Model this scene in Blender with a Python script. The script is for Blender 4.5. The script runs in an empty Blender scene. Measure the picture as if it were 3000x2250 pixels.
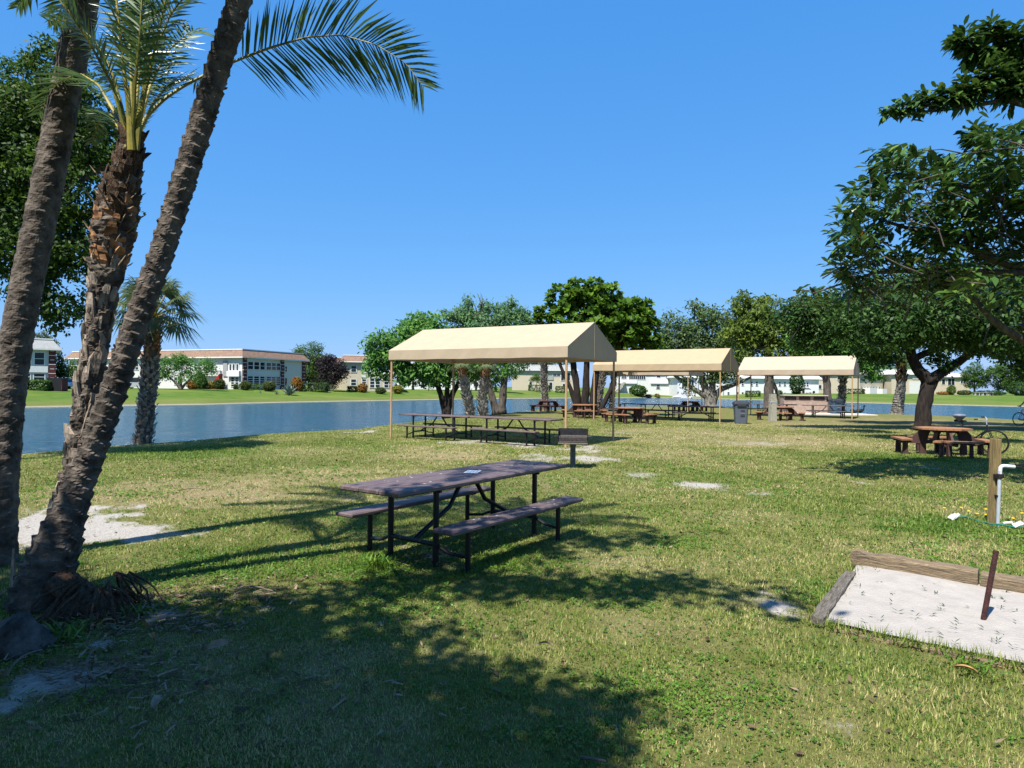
import bpy, math, random
import numpy as np
from mathutils import Vector, Matrix
R = math.radians
rng = np.random.default_rng(7)
random.seed(7)
scene = bpy.context.scene
COL = scene.collection

# ------------------------------------------------------------------ camera model (photo is 3000 x 2250)
F, H, PITCH, ROLL = 1950.0, 1.7, R(.235), R(.6)
def ray(px, py):
    u = px-1500.0; v = 1125.0-py
    a = u*math.cos(ROLL)-v*math.sin(ROLL); b = u*math.sin(ROLL)+v*math.cos(ROLL)
    return np.array([a/F, math.cos(PITCH)-b/F*math.sin(PITCH), math.sin(PITCH)+b/F*math.cos(PITCH)])
def P(px, py, D):                     # point seen at a pixel of the photo, D metres ahead
    d = ray(px, py); return d*(D/d[1])+np.array([0, 0, H])
def G(px, py, z=0.0):                 # point of the level z seen at a pixel
    d = ray(px, py); t = (z-H)/d[2]; return d*t+np.array([0, 0, H])
def X(px, D): return P(px, 1130, D)[0]

cam = bpy.data.cameras.new('camera'); camo = bpy.data.objects.new('camera', cam); COL.objects.link(camo)
cam.sensor_width = 36; cam.lens = F/3000*36; cam.clip_end = 6000; cam.clip_start = .05
right = np.array([math.cos(ROLL), -math.sin(ROLL)*math.sin(PITCH), math.sin(ROLL)*math.cos(PITCH)])
fwd = np.array([0, math.cos(PITCH), math.sin(PITCH)])
up = np.cross(right, fwd)
M4 = Matrix.Identity(4)
for i in range(3):
    M4[i][0] = right[i]; M4[i][1] = up[i]; M4[i][2] = -fwd[i]
M4[2][3] = H
camo.matrix_world = M4
scene.camera = camo

# ------------------------------------------------------------------ light
SUN_EL = R(60); TO_SUN = np.array([-.515*math.cos(SUN_EL), -.857*math.cos(SUN_EL), math.sin(SUN_EL)])
SHX, SHY = .515/math.tan(SUN_EL), .857/math.tan(SUN_EL)     # shadow run per metre of height
w = bpy.data.worlds.new('World'); scene.world = w; w.use_nodes = True
nt = w.node_tree; bg = nt.nodes['Background']
sky = nt.nodes.new('ShaderNodeTexSky'); sky.sky_type = 'NISHITA'; sky.sun_disc = False
sky.sun_elevation = SUN_EL; sky.sun_rotation = math.atan2(-.515, -.857)
sky.air_density = 1.0; sky.dust_density = .3; sky.ozone_density = 2.0; sky.altitude = 0
sep = nt.nodes.new('ShaderNodeSeparateColor'); cmb = nt.nodes.new('ShaderNodeCombineColor'); nt.links.new(sky.outputs[0], sep.inputs[0])
for i, (g_, k_) in enumerate(((.87, .357), (.47, .455), (.27, .70))):      # clear subtropical sky: bluer and flatter than the model's
    m1 = nt.nodes.new('ShaderNodeMath'); m1.operation = 'MULTIPLY'; m1.inputs[1].default_value = .1; nt.links.new(sep.outputs[i], m1.inputs[0])
    m2 = nt.nodes.new('ShaderNodeMath'); m2.operation = 'POWER'; m2.inputs[1].default_value = g_; nt.links.new(m1.outputs[0], m2.inputs[0])
    m3 = nt.nodes.new('ShaderNodeMath'); m3.operation = 'MULTIPLY'; m3.inputs[1].default_value = k_/.15; nt.links.new(m2.outputs[0], m3.inputs[0])
    nt.links.new(m3.outputs[0], cmb.inputs[i])
nt.links.new(cmb.outputs[0], bg.inputs[0]); bg.inputs[1].default_value = .123
sl = bpy.data.lights.new('sun', 'SUN'); sl.energy = 5.0; sl.angle = R(.53); sl.color = (1, .955, .88)
so_ = bpy.data.objects.new('sun', sl); COL.objects.link(so_)
so_.rotation_euler = Vector(TO_SUN).to_track_quat('Z', 'Y').to_euler(); so_.location = (0, 0, 40)
scene.view_settings.view_transform = 'Standard'; scene.view_settings.look = 'None'
scene.view_settings.exposure = 1.0; scene.view_settings.gamma = 1
scene.render.engine = 'CYCLES'
scene.cycles.max_bounces = 6; scene.cycles.transparent_max_bounces = 4
scene.cycles.use_denoising = True; scene.cycles.denoiser = 'OPENIMAGEDENOISE'; scene.cycles.denoising_input_passes = 'RGB_ALBEDO_NORMAL'; scene.cycles.denoising_prefilter = 'ACCURATE'

# ------------------------------------------------------------------ materials
def mat(name, col, rough=.7, var=.15, scale=8, bump=0, spec=.3, metal=0, col2=None, stretch=None, detail=5, bscale=None):
    q_ = .78; col = [c*q_ for c in col]; col2 = [c*q_ for c in col2] if col2 else None
    m = bpy.data.materials.new(name); m.use_nodes = True
    n = m.node_tree.nodes; l = m.node_tree.links; b = n['Principled BSDF']
    b.inputs['Roughness'].default_value = rough; b.inputs['Specular IOR Level'].default_value = spec
    b.inputs['Metallic'].default_value = metal
    tc = n.new('ShaderNodeTexCoord'); mp = n.new('ShaderNodeMapping')
    l.new(tc.outputs['Object'], mp.inputs[0])
    if stretch: mp.inputs['Scale'].default_value = stretch
    ns = n.new('ShaderNodeTexNoise'); ns.inputs['Scale'].default_value = scale; ns.inputs['Detail'].default_value = detail
    ns.inputs['Roughness'].default_value = .65
    l.new(mp.outputs[0], ns.inputs['Vector'])
    rp = n.new('ShaderNodeValToRGB')
    c1 = [max(0, c*(1-var)) for c in col]; c2 = list(col2) if col2 else [min(1, c*(1+var)) for c in col]
    rp.color_ramp.elements[0].position = .32; rp.color_ramp.elements[1].position = .68
    rp.color_ramp.elements[0].color = (*c1, 1); rp.color_ramp.elements[1].color = (*c2, 1)
    l.new(ns.outputs['Fac'], rp.inputs[0]); l.new(rp.outputs[0], b.inputs['Base Color'])
    if bump:
        bp = n.new('ShaderNodeBump'); bp.inputs['Strength'].default_value = bump; bp.inputs['Distance'].default_value = .02
        ns2 = n.new('ShaderNodeTexNoise'); ns2.inputs['Scale'].default_value = bscale or scale*2.5; ns2.inputs['Detail'].default_value = 6
        l.new(mp.outputs[0], ns2.inputs['Vector'])
        l.new(ns2.outputs['Fac'], bp.inputs['Height']); l.new(bp.outputs[0], b.inputs['Normal'])
    return m

def leafmat(name, c0, c1, c2, trans=.35, rough=.55, spec=.25):
    c0, c1, c2 = ([c*.72 for c in q] for q in (c0, c1, c2))
    """foliage: colour picked by the leaf's own 'tint', thin and partly translucent"""
    m = bpy.data.materials.new(name); m.use_nodes = True
    n = m.node_tree.nodes; l = m.node_tree.links; b = n['Principled BSDF']; out = n['Material Output']
    at = n.new('ShaderNodeAttribute'); at.attribute_name = 'tint'
    rp = n.new('ShaderNodeValToRGB'); cr = rp.color_ramp
    cr.elements[0].position = 0; cr.elements[0].color = (*c0, 1)
    cr.elements[1].position = 1; cr.elements[1].color = (*c2, 1)
    e = cr.elements.new(.5); e.color = (*c1, 1)
    l.new(at.outputs['Fac'], rp.inputs[0]); l.new(rp.outputs[0], b.inputs['Base Color'])
    b.inputs['Roughness'].default_value = rough; b.inputs['Specular IOR Level'].default_value = spec
    tr = n.new('ShaderNodeBsdfTranslucent'); mx = n.new('ShaderNodeMixShader'); mx.inputs[0].default_value = trans
    hs = n.new('ShaderNodeHueSaturation'); hs.inputs['Value'].default_value = 1.5; hs.inputs['Hue'].default_value = .485
    l.new(rp.outputs[0], hs.inputs['Color']); l.new(hs.outputs[0], tr.inputs[0])
    l.new(b.outputs[0], mx.inputs[1]); l.new(tr.outputs[0], mx.inputs[2]); l.new(mx.outputs[0], out.inputs[0])
    return m

MT = {}
def m_(k): return MT[k]
MT['black_metal'] = mat('black_metal', (.012, .011, .012), .45, .3, 30)
MT['table_plastic'] = mat('table_plastic', (.105, .072, .075), .6, .14, 5, .25, col2=(.18, .135, .135), stretch=(1, 6, 6))
MT['fabric_a'] = mat('fabric_a', (.58, .47, .335), .9, .04, 3, .35, spec=.1, bscale=1.6)
MT['fabric_b'] = mat('fabric_b', (.58, .445, .28), .9, .04, 3, .35, spec=.1, bscale=1.6)
MT['fabric_c'] = mat('fabric_c', (.59, .48, .36), .9, .04, 3, .35, spec=.1, bscale=1.6)
for k_ in 'abc':
    m = MT['fabric_'+k_]; n = m.node_tree.nodes; l = m.node_tree.links; b_ = n['Principled BSDF']; t_ = n.new('ShaderNodeBsdfTranslucent'); x_ = n.new('ShaderNodeMixShader'); x_.inputs[0].default_value = .22
    l.new(b_.inputs['Base Color'].links[0].from_socket, t_.inputs[0]); l.new(b_.outputs[0], x_.inputs[1]); l.new(t_.outputs[0], x_.inputs[2]); l.new(x_.outputs[0], n['Material Output'].inputs[0])
MT['post_paint'] = mat('post_paint', (.50, .32, .17), .5, .12, 12)
MT['wood_top'] = mat('wood_top', (.33, .145, .07), .65, .35, 5, .3, col2=(.48, .25, .125), stretch=(1, 9, 9))
MT['wood_dark_and_shaded'] = mat('wood_dark_and_shaded', (.085, .035, .026), .65, .4, 5, .3, col2=(.17, .06, .05), stretch=(1, 9, 9))  # dark bench wood; on the lakeside table it carries painted tree shade
MT['wood_leg'] = mat('wood_leg', (.075, .036, .032), .75, .3, 9, .3)
MT['timber'] = mat('timber', (.17, .13, .09), .85, .35, 5, .9, col2=(.34, .25, .15), stretch=(1, 12, 12))
MT['timber_grey'] = mat('timber_grey', (.12, .10, .08), .9, .4, 6, .9, col2=(.27, .235, .195), stretch=(1, 12, 12))
MT['post_wood'] = mat('post_wood', (.22, .15, .06), .8, .3, 5, .4, col2=(.36, .26, .11), stretch=(9, 9, 1))
MT['pvc'] = mat('pvc', (.78, .80, .82), .35, .08, 6)
MT['grey_pvc'] = mat('grey_pvc', (.46, .50, .54), .4, .12, 9)
MT['dark_rubber'] = mat('dark_rubber', (.025, .016, .016), .6, .3, 20)
MT['rust'] = mat('rust', (.055, .020, .018), .8, .4, 25, .5)
MT['grill_metal'] = mat('grill_metal', (.022, .022, .024), .55, .4, 14, .2)
MT['grill_rust'] = mat('grill_rust', (.085, .07, .06), .7, .4, 25, .2, col2=(.17, .14, .12))
MT['grill_post'] = mat('grill_post', (.10, .11, .125), .6, .25, 12, .2)
MT['bin_grey'] = mat('bin_grey', (.10, .12, .145), .5, .1, 8)
MT['bin_dark'] = mat('bin_dark', (.035, .042, .055), .5, .2, 8)
MT['bin_blue'] = mat('bin_blue', (.05, .10, .16), .5, .2, 8)
MT['concrete'] = mat('concrete', (.36, .35, .28), .85, .2, 10, .3)
MT['slab'] = mat('slab', (.6, .57, .52), .85, .12, 4)
MT['brick_pink'] = mat('brick_pink', (.40, .29, .23), .85, .2, 6, .2)
MT['white'] = mat('white', (.80, .80, .78), .6, .05, 3)
MT['white_gloss'] = mat('white_gloss', (.80, .81, .82), .25, .04, 3, spec=.5)
MT['silver'] = mat('silver', (.45, .47, .50), .3, .05, 3, spec=.5)
MT['car_blue'] = mat('car_blue', (.08, .13, .25), .3, .05, 3, spec=.5)
MT['glass_dark'] = mat('glass_dark', (.022, .028, .036), .12, .5, 1.5, spec=.5)
MT['black'] = mat('black', (.014, .014, .016), .6, .2, 8)
MT['shingle'] = mat('shingle', (.235, .145, .10), .9, .22, 3, .3, col2=(.32, .205, .145))
MT['shingle_grey'] = mat('shingle_grey', (.34, .35, .34), .9, .15, 3, .3)
MT['shingle_white'] = mat('shingle_white', (.60, .60, .56), .9, .1, 3, .2)
MT['cream'] = mat('cream', (.56, .49, .36), .85, .06, 2)
MT['offwhite'] = mat('offwhite', (.68, .68, .64), .85, .05, 2)
MT['red_brick'] = mat('red_brick', (.12, .03, .028), .85, .3, 6)
MT['red_paint'] = mat('red_paint', (.35, .03, .03), .6, .2, 6)
MT['bark'] = mat('bark', (.075, .060, .048), .95, .45, 4, 1, col2=(.17, .145, .12), stretch=(3, 3, .8))
MT['bark_dark'] = mat('bark_dark', (.018, .0125, .010), .95, .45, 4, 1, col2=(.042, .031, .025), stretch=(3, 3, .8))
MT['bark_pale'] = mat('bark_pale', (.10, .088, .076), .95, .5, 3, 1, col2=(.34, .31, .27), stretch=(3, 3, 1))
MT['palm_bark'] = mat('palm_bark', (.062, .048, .038), .95, .5, 7, 1, col2=(.195, .16, .128), bscale=24)
MT['palm_boot'] = mat('palm_boot', (.20, .15, .11), .9, .5, 6, .8, col2=(.52, .43, .34), stretch=(4, 4, 1))
MT['palm_boot_fresh'] = mat('palm_boot_fresh', (.26, .11, .045), .85, .5, 9, .6, col2=(.52, .27, .12))
MT['palm_fibre'] = mat('palm_fibre', (.075, .042, .025), .95, .6, 14, 1, col2=(.17, .105, .06), stretch=(4, 4, 1))
MT['petiole'] = mat('petiole', (.15, .17, .035), .5, .35, 4, col2=(.42, .34, .05))
MT['bike_black'] = mat('bike_black', (.015, .013, .015), .35, .2, 8, spec=.5)
MT['bike_pink'] = mat('bike_pink', (.55, .05, .22), .35, .1, 8, spec=.5)
MT['bag_grey'] = mat('bag_grey', (.17, .20, .24), .5, .2, 9, .3)
MT['skin'] = mat('skin', (.48, .25, .16), .6, .08, 8)
MT['shirt'] = mat('shirt', (.80, .80, .82), .85, .05, 8)
MT['shorts'] = mat('shorts', (.04, .07, .20), .85, .1, 8)
MT['hair'] = mat('hair', (.12, .09, .07), .8, .3, 30)
MT['duck_dark'] = mat('duck_dark', (.02, .018, .022), .6, .4, 12)
MT['duck_pied'] = mat('duck_pied', (.05, .045, .045), .6, .5, 7, col2=(.75, .72, .68))
MT['dead_leaf'] = mat('dead_leaf', (.30, .13, .045), .8, .4, 30, col2=(.50, .29, .12))
MT['dead_frond'] = mat('dead_frond', (.26, .19, .12), .85, .4, 10, col2=(.46, .36, .25))
MT['twig'] = mat('twig', (.17, .13, .10), .9, .4, 12)
MT['root'] = mat('root', (.05, .043, .038), .95, .5, 8, 1, col2=(.16, .145, .13), bscale=30)
MT['hose'] = mat('hose', (.01, .16, .12), .45, .2, 8)
MT['flower'] = mat('flower', (.80, .52, .02), .6, .1, 30)
MT['stem'] = mat('stem', (.06, .13, .02), .6, .2, 30)
MT['paper'] = mat('paper', (.80, .83, .85), .7, .03, 20)
MT['scrap'] = mat('scrap', (.52, .53, .54), .7, .15, 20)
MT['ink_blue'] = mat('ink_blue', (.35, .52, .66), .7, .1, 40)
MT['dropping'] = mat('dropping', (.62, .62, .60), .8, .1, 40)
MT['flagstone'] = mat('flagstone', (.42, .31, .25), .9, .3, 4, .3)

L_FICUS = leafmat('leaf_ficus', (0.022, 0.060, 0.006), (0.049, 0.114, 0.013), (0.130, 0.216, 0.024))
L_SHADE = leafmat('leaf_shade', (.02, .055, .006), (.045, .10, .012), (.09, .16, .02), trans=.12)
L_AIRY = leafmat('leaf_airy', (0.072, 0.130, 0.039), (0.117, 0.195, 0.058), (0.182, 0.273, 0.091))
L_MID = leafmat('leaf_mid', (0.058, 0.165, 0.029), (0.114, 0.279, 0.050), (0.227, 0.454, 0.083))
L_BIG = leafmat('leaf_big', (0.025, 0.068, 0.007), (0.085, 0.188, 0.014), (0.193, 0.328, 0.025), trans=.3)
L_BLUE = leafmat('leaf_feather', (0.085, 0.179, 0.072), (0.144, 0.288, 0.109), (0.240, 0.408, 0.133))
L_YEL = leafmat('leaf_olive', (0.070, 0.122, 0.017), (0.148, 0.227, 0.031), (0.295, 0.365, 0.052))
L_DARK = leafmat('leaf_dark', (0.021, 0.057, 0.011), (0.043, 0.108, 0.017), (0.093, 0.185, 0.028), trans=.3)
L_RUB = leafmat('leaf_rubber', (0.027, 0.076, 0.017), (0.059, 0.139, 0.027), (0.179, 0.284, 0.042), trans=.16, rough=.40, spec=.4)
L_FAR = leafmat('leaf_far', (0.039, 0.098, 0.016), (0.078, 0.163, 0.026), (0.143, 0.247, 0.046))
L_OLIVE = leafmat('leaf_hedge', (.05, .075, .015), (.085, .12, .025), (.13, .17, .04))
L_PURP = leafmat('leaf_purple', (.014, .010, .012), (.03, .02, .024), (.055, .038, .04))
L_CROT = leafmat('leaf_croton', (.10, .09, .015), (.36, .16, .02), (.52, .26, .03))
L_YELB = leafmat('leaf_gold', (.16, .17, .02), (.30, .28, .03), (.45, .38, .05))
L_AGAV = leafmat('leaf_agave', (.10, .16, .13), (.16, .22, .19), (.24, .30, .26), trans=.05)
L_PALM = leafmat('leaf_palm', (0.042, 0.105, 0.025), (0.084, 0.161, 0.042), (0.168, 0.259, 0.070), trans=.25, rough=.35, spec=.5)
L_SABAL = leafmat('leaf_sabal', (0.080, 0.123, 0.051), (0.145, 0.203, 0.087), (0.290, 0.348, 0.160), trans=.25, rough=.4, spec=.5)
L_GRASS = leafmat('blade', (.085, .162, .017), (.275, .340, .060), (.66, .56, .27), trans=.3, rough=.6, spec=.25)
L_WEED = leafmat('weed', (0.047, 0.128, 0.011), (0.101, 0.230, 0.019), (0.230, 0.338, 0.041), trans=.3, rough=.5, spec=.3)

# ------------------------------------------------------------------ mesh helpers
def tag(o, label, cat, group=None, kind=None):
    o['label'] = label
    if cat: o['category'] = cat
    if group: o['group'] = group
    if kind: o['kind'] = kind
    return o
def thing(name, label, cat, loc=(0, 0, 0), rz=0, group=None):
    o = bpy.data.objects.new(name, None); COL.objects.link(o); o.empty_display_size = .2
    o.location = loc; o.rotation_euler = (0, 0, rz)
    return tag(o, label, cat, group)

class MB:
    def __init__(s): s.v = []; s.f = []; s.n = 0
    def add(s, v, f):
        v = np.asarray(v, float).reshape(-1, 3); s.v.append(v)
        s.f += [tuple(int(i)+s.n for i in q) for q in f]; s.n += len(v); return s
    def box(s, c, d, rz=0, rx=0, ry=0, taper=1.0, bev=0):
        x, y, z = d[0]/2, d[1]/2, d[2]/2; t = taper
        if bev:
            b = min(bev, x*.9, y*.9, z*.9); V = []
            for zz, k in ((-z, 1), (-z+b, 0), (z-b, 0), (z, 1)):
                e = b*k
                V += [(-x+e, -y+b if not k else -y+e, zz), (x-e, -y+b if not k else -y+e, zz), (x-e, y-b if not k else y-e, zz), (-x+e, y-b if not k else y-e, zz)]
            V = []
            for zz, e in ((-z, b), (-z+b, 0), (z-b, 0), (z, b)):
                V += [(-x+e, -y+e, zz), (x-e, -y+e, zz), (x-e, y-e, zz), (-x+e, y-e, zz)]
            Fc = [(3, 2, 1, 0), (12, 13, 14, 15)]
            for r in range(3):
                for i in range(4):
                    j = (i+1) % 4; Fc.append((r*4+i, r*4+j, r*4+4+j, r*4+4+i))
        else:
            V = [(-x, -y, -z), (x, -y, -z), (x, y, -z), (-x, y, -z), (-x*t, -y*t, z), (x*t, -y*t, z), (x*t, y*t, z), (-x*t, y*t, z)]
            Fc = [(3, 2, 1, 0), (4, 5, 6, 7), (0, 1, 5, 4), (1, 2, 6, 5), (2, 3, 7, 6), (3, 0, 4, 7)]
        m = Matrix.Rotation(rz, 3, 'Z') @ Matrix.Rotation(ry, 3, 'Y') @ Matrix.Rotation(rx, 3, 'X')
        V = np.array(V) @ np.array(m).T + np.array(c)
        return s.add(V, Fc)
    def tube(s, path, rad, n=8, cap=True, fn=None, flat=1.0):
        p = np.asarray(path, float); k = len(p)
        rad = np.full(k, rad, float) if np.isscalar(rad) else np.asarray(rad, float)
        t = np.gradient(p, axis=0); t /= np.linalg.norm(t, axis=1)[:, None]+1e-9
        a = np.array([1, 0, 0.]) if abs(t[0][0]) < .8 else np.array([0, 1, 0.])
        N = np.zeros_like(p); a = a-t[0]*(a@t[0]); N[0] = a/np.linalg.norm(a)
        for i in range(1, k):
            a = N[i-1]-t[i]*(N[i-1]@t[i]); N[i] = a/(np.linalg.norm(a)+1e-9)
        B = np.cross(t, N); th = np.linspace(0, 2*np.pi, n, endpoint=False)
        rr = rad[:, None]*np.ones(n)[None]
        if fn is not None: rr = rr*fn(np.concatenate([[0], np.cumsum(np.linalg.norm(np.diff(p, axis=0), axis=1))])[:, None], th[None])
        V = p[:, None]+rr[..., None]*(N[:, None]*np.cos(th)[None, :, None]+flat*B[:, None]*np.sin(th)[None, :, None])
        Fc = []
        for i in range(k-1):
            for j in range(n):
                j2 = (j+1) % n; Fc.append((i*n+j, i*n+j2, (i+1)*n+j2, (i+1)*n+j))
        if cap: Fc += [tuple(range(n))[::-1], tuple((k-1)*n+j for j in range(n))]
        return s.add(V.reshape(-1, 3), Fc)
    def prism(s, poly, z0, z1, mtx=None):
        n = len(poly); V = [(x, y, z0) for x, y in poly]+[(x, y, z1) for x, y in poly]
        Fc = [tuple(range(n))[::-1], tuple(range(n, 2*n))]+[(i, (i+1) % n, n+(i+1) % n, n+i) for i in range(n)]
        V = np.array(V)
        if mtx is not None: V = V @ np.array(mtx.to_3x3()).T+np.array(mtx.translation)
        return s.add(V, Fc)
    def lathe(s, prof, n=16, c=(0, 0, 0), sx=1, sy=1):
        V = []; Fc = []; th = np.linspace(0, 2*np.pi, n, endpoint=False)
        for r, z in prof: V += [(c[0]+sx*r*math.cos(a), c[1]+sy*r*math.sin(a), c[2]+z) for a in th]
        for i in range(len(prof)-1):
            for j in range(n):
                j2 = (j+1) % n; Fc.append((i*n+j, i*n+j2, (i+1)*n+j2, (i+1)*n+j))
        Fc += [tuple(range(n))[::-1], tuple((len(prof)-1)*n+j for j in range(n))]
        return s.add(V, Fc)
    def build(s, name, m, parent=None, smooth=False, world=False, loc=None):
        V = np.concatenate(s.v)
        if world and parent is not None: V = V-np.array(parent.location)
        me = bpy.data.meshes.new(name); me.from_pydata(V.tolist(), [], s.f); me.update()
        if smooth: me.polygons.foreach_set('use_smooth', [True]*len(me.polygons))
        me.materials.append(m)
        o = bpy.data.objects.new(name, me); COL.objects.link(o)
        if parent is not None: o.parent = parent
        if loc is not None: o.location = loc
        return o

def fast(name, V, k, tint, m, parent=None, smooth=False):
    """one mesh of N separate k-sided faces; V is (N,k,3)"""
    N = len(V); V = np.ascontiguousarray(V, dtype=np.float32)
    if parent is not None: V = V-np.array(parent.location, dtype=np.float32)
    me = bpy.data.meshes.new(name)
    me.vertices.add(N*k); me.vertices.foreach_set('co', V.ravel())
    me.loops.add(N*k); me.loops.foreach_set('vertex_index', np.arange(N*k, dtype=np.int32))
    me.polygons.add(N); me.polygons.foreach_set('loop_start', np.arange(0, N*k, k, dtype=np.int32))
    me.polygons.foreach_set('loop_total', np.full(N, k, dtype=np.int32))
    me.update(calc_edges=True); 
    at = me.attributes.new('tint', 'FLOAT', 'POINT'); at.data.foreach_set('value', np.repeat(np.clip(tint, 0, 1), k).astype(np.float32))
    me.materials.append(m)
    o = bpy.data.objects.new(name, me); COL.objects.link(o)
    if parent is not None: o.parent = parent
    return o
def unit(a): return a/(np.linalg.norm(a, axis=-1, keepdims=True)+1e-9)

# value noise
_LAT = rng.random((64, 64, 64))
def noise3(p, s):
    q = np.asarray(p)*s; i = np.floor(q).astype(int); f = q-i; f = f*f*(3-2*f); r = 0
    for a in (0, 1):
        for b in (0, 1):
            for c in (0, 1):
                r = r+_LAT[(i[..., 0]+a) % 64, (i[..., 1]+b) % 64, (i[..., 2]+c) % 64]*np.where(a, f[..., 0], 1-f[..., 0])*np.where(b, f[..., 1], 1-f[..., 1])*np.where(c, f[..., 2], 1-f[..., 2])
    return r
def noise2(x, y, s, o=0.0): return noise3(np.stack([x, y, np.zeros_like(x)+o+.5/s], -1), s)

def dup(root, loc, rz, label=None, group=None):
    r = root.copy(); COL.objects.link(r); r.location = loc; r.rotation_euler = (0, 0, rz)
    if label: r['label'] = label
    if group: r['group'] = group
    for ch in list(root.children):
        c = ch.copy(); COL.objects.link(c); c.parent = r
        for g in ch.children:
            d = g.copy(); COL.objects.link(d); d.parent = c
    return r

# ------------------------------------------------------------------ terrain
near_px = [(0, 1337), (250, 1313), (550, 1292), (800, 1270), (1050, 1257), (1250, 1232), (1475, 1212), (1570, 1201), (1800, 1193), (2000, 1191), (2200, 1194), (2560, 1212), (2730, 1217), (2900, 1225), (3000, 1231)]
far_px = [(0, 1196), (100, 1194), (600, 1186), (1100, 1175), (1300, 1171), (1650, 1167), (2000, 1166), (2400, 1178), (2900, 1190), (3000, 1192)]
def polar(pts): return np.array([(math.atan2(p[0], p[1]), math.hypot(p[0], p[1])) for p in pts])
NP_ = polar([G(x, y, -.15) for x, y in near_px]); FP_ = polar([G(x, y, -.75) for x, y in far_px])
WL = -.75
tn = np.concatenate([[-3.2, -2.4, -1.5, -1.1, -.85], NP_[:, 0], [.95, 1.2, 1.6, 2.4, 3.2]])
rn_ = np.concatenate([[90, 90, 60, 28, 20], NP_[:, 1], [40, 45, 70, 90, 90]])
tf = np.concatenate([[-3.2, -1.8, -1.2, -.85], FP_[:, 0], [.9, 1.3, 1.8, 3.2]])
rf_ = np.concatenate([[170, 130, 95, 82], FP_[:, 1], [165, 150, 150, 170]])
def rn(t): return np.interp(t, tn, rn_)
def rf(t): return np.interp(t, tf, rf_)
def sm(x): x = np.clip(x, 0, 1); return x*x*(3-2*x)
LAND = .8
def gz(x, y):
    x = np.asarray(x, float); y = np.asarray(y, float)
    t = np.arctan2(x, y); r = np.hypot(x, y); a = rn(t); b = rf(t)
    z = -.15*sm((r-a+5)/5)
    z = np.where(r > a, -.15-1.2*sm((r-a)/2.4), z)
    zf = WL+(r-b)*.28
    zf2 = WL+.42+(LAND-WL-.42)*sm((r-b-1.5)/26)
    z = np.where(r > b-2.5, np.where(r < b+1.5, zf, zf2), z)
    bump = .03*(noise2(x, y, .7)-.5)+.05*(noise2(x, y, .17, 3)-.5)
    return z+np.where((r < a-.5) & (r > 2), bump*sm((a-r)/4), 0)

# bare / sandy / lush patches, as ellipses on the ground (x0,y0,ax,ay,strength)
def ell(px, py, rx, ry, k=1.0):
    c = G(px, py); e = G(px+rx, py); n_ = G(px, py-ry); f_ = G(px, py+ry)
    return (c[0], (n_[1]+f_[1])/2, abs(e[0]-c[0]), abs(n_[1]-f_[1])/2, k)
SAND = [ell(60, 1560, 330, 75, 1.25), ell(330, 1560, 230, 42, 1.0), ell(-60, 1600, 150, 60, 1.2), ell(1740, 1345, 95, 12, .8), ell(1600, 1342, 90, 12, .7), ell(1700, 1318, 120, 12, .75), ell(1560, 1335, 60, 10, .6), ell(1880, 1395, 50, 14, .7),
        ell(2055, 1425, 85, 19, .85), ell(2230, 1448, 60, 10, .6), ell(2270, 1765, 75, 34, 1.1), ell(2130, 1750, 60, 20, .5), ell(480, 1800, 70, 22, 1.0), ell(300, 1880, 50, 16, 1.0),
        ell(130, 1990, 170, 60, .95), ell(20, 2060, 120, 50, .8), ell(1080, 1265, 40, 6, .8), ell(1020, 1264, 30, 5, .7), ell(1380, 1296, 110, 9, .7), ell(1560, 1305, 90, 10, .8), ell(1830, 1268, 90, 6, .5),
        ell(2120, 1295, 50, 7, .55), ell(2250, 1300, 70, 7, .6), ell(2380, 1278, 60, 7, .5), ell(2520, 1415, 30, 7, .6), ell(2730, 1372, 45, 8, .7), ell(2740, 1425, 45, 6, .5), ell(1180, 1600, 50, 18, .6), ell(1290, 1620, 60, 22, .6), ell(1340, 1655, 80, 18, .5),
        ell(2000, 2110, 60, 25, .45), ell(2480, 2130, 80, 35, .5), ell(2640, 1905, 60, 8, .2), ell(760, 1730, 80, 18, .6), ell(800, 1780, 90, 14, .6), ell(560, 1830, 90, 14, .5), ell(2900, 1245, 40, 4, .5), ell(2960, 1262, 20, 3, .7), ell(1900, 1224, 70, 4, .5), ell(500, 1880, 120, 25, .4)]
DRY = [ell(450, 1990, 620, 150, .75), ell(1000, 2120, 420, 110, .6), ell(300, 1850, 300, 60, .7), ell(600, 1440, 420, 45, 1.0), ell(1000, 1400, 260, 40, .7), ell(1300, 1335, 160, 22, .9), ell(1220, 1315, 80, 12, .6), ell(1950, 1330, 260, 28, .7), ell(2250, 1290, 330, 22, .8), ell(2000, 1265, 260, 14, .7), ell(2400, 1250, 300, 16, .6), ell(1900, 1850, 260, 70, .45), ell(2300, 2050, 300, 80, .3),
       ell(2750, 1240, 300, 14, .7), ell(1850, 1650, 200, 40, .4), ell(1600, 1420, 160, 30, .4), ell(250, 1440, 260, 30, .8), ell(900, 1320, 200, 14, .3), ell(1750, 1290, 250, 16, .5), ell(400, 1740, 140, 30, .5), ell(2650, 1600, 250, 25, .4), ell(2100, 1520, 200, 30, .4)]
LUSH = [ell(2800, 1545, 230, 30, 1.0), ell(1110, 1650, 120, 30, 1.1), ell(1450, 1640, 200, 40, .5), ell(650, 1660, 260, 60, .6), ell(2400, 1480, 200, 30, .5), ell(2450, 1740, 120, 60, .6), ell(1100, 1300, 220, 14, .5), ell(500, 1325, 260, 20, .8), ell(2650, 1340, 180, 12, .9), ell(2500, 1950, 240, 60, .5), ell(2800, 2150, 200, 80, .6), ell(2050, 1400, 200, 25, .4)]
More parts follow.
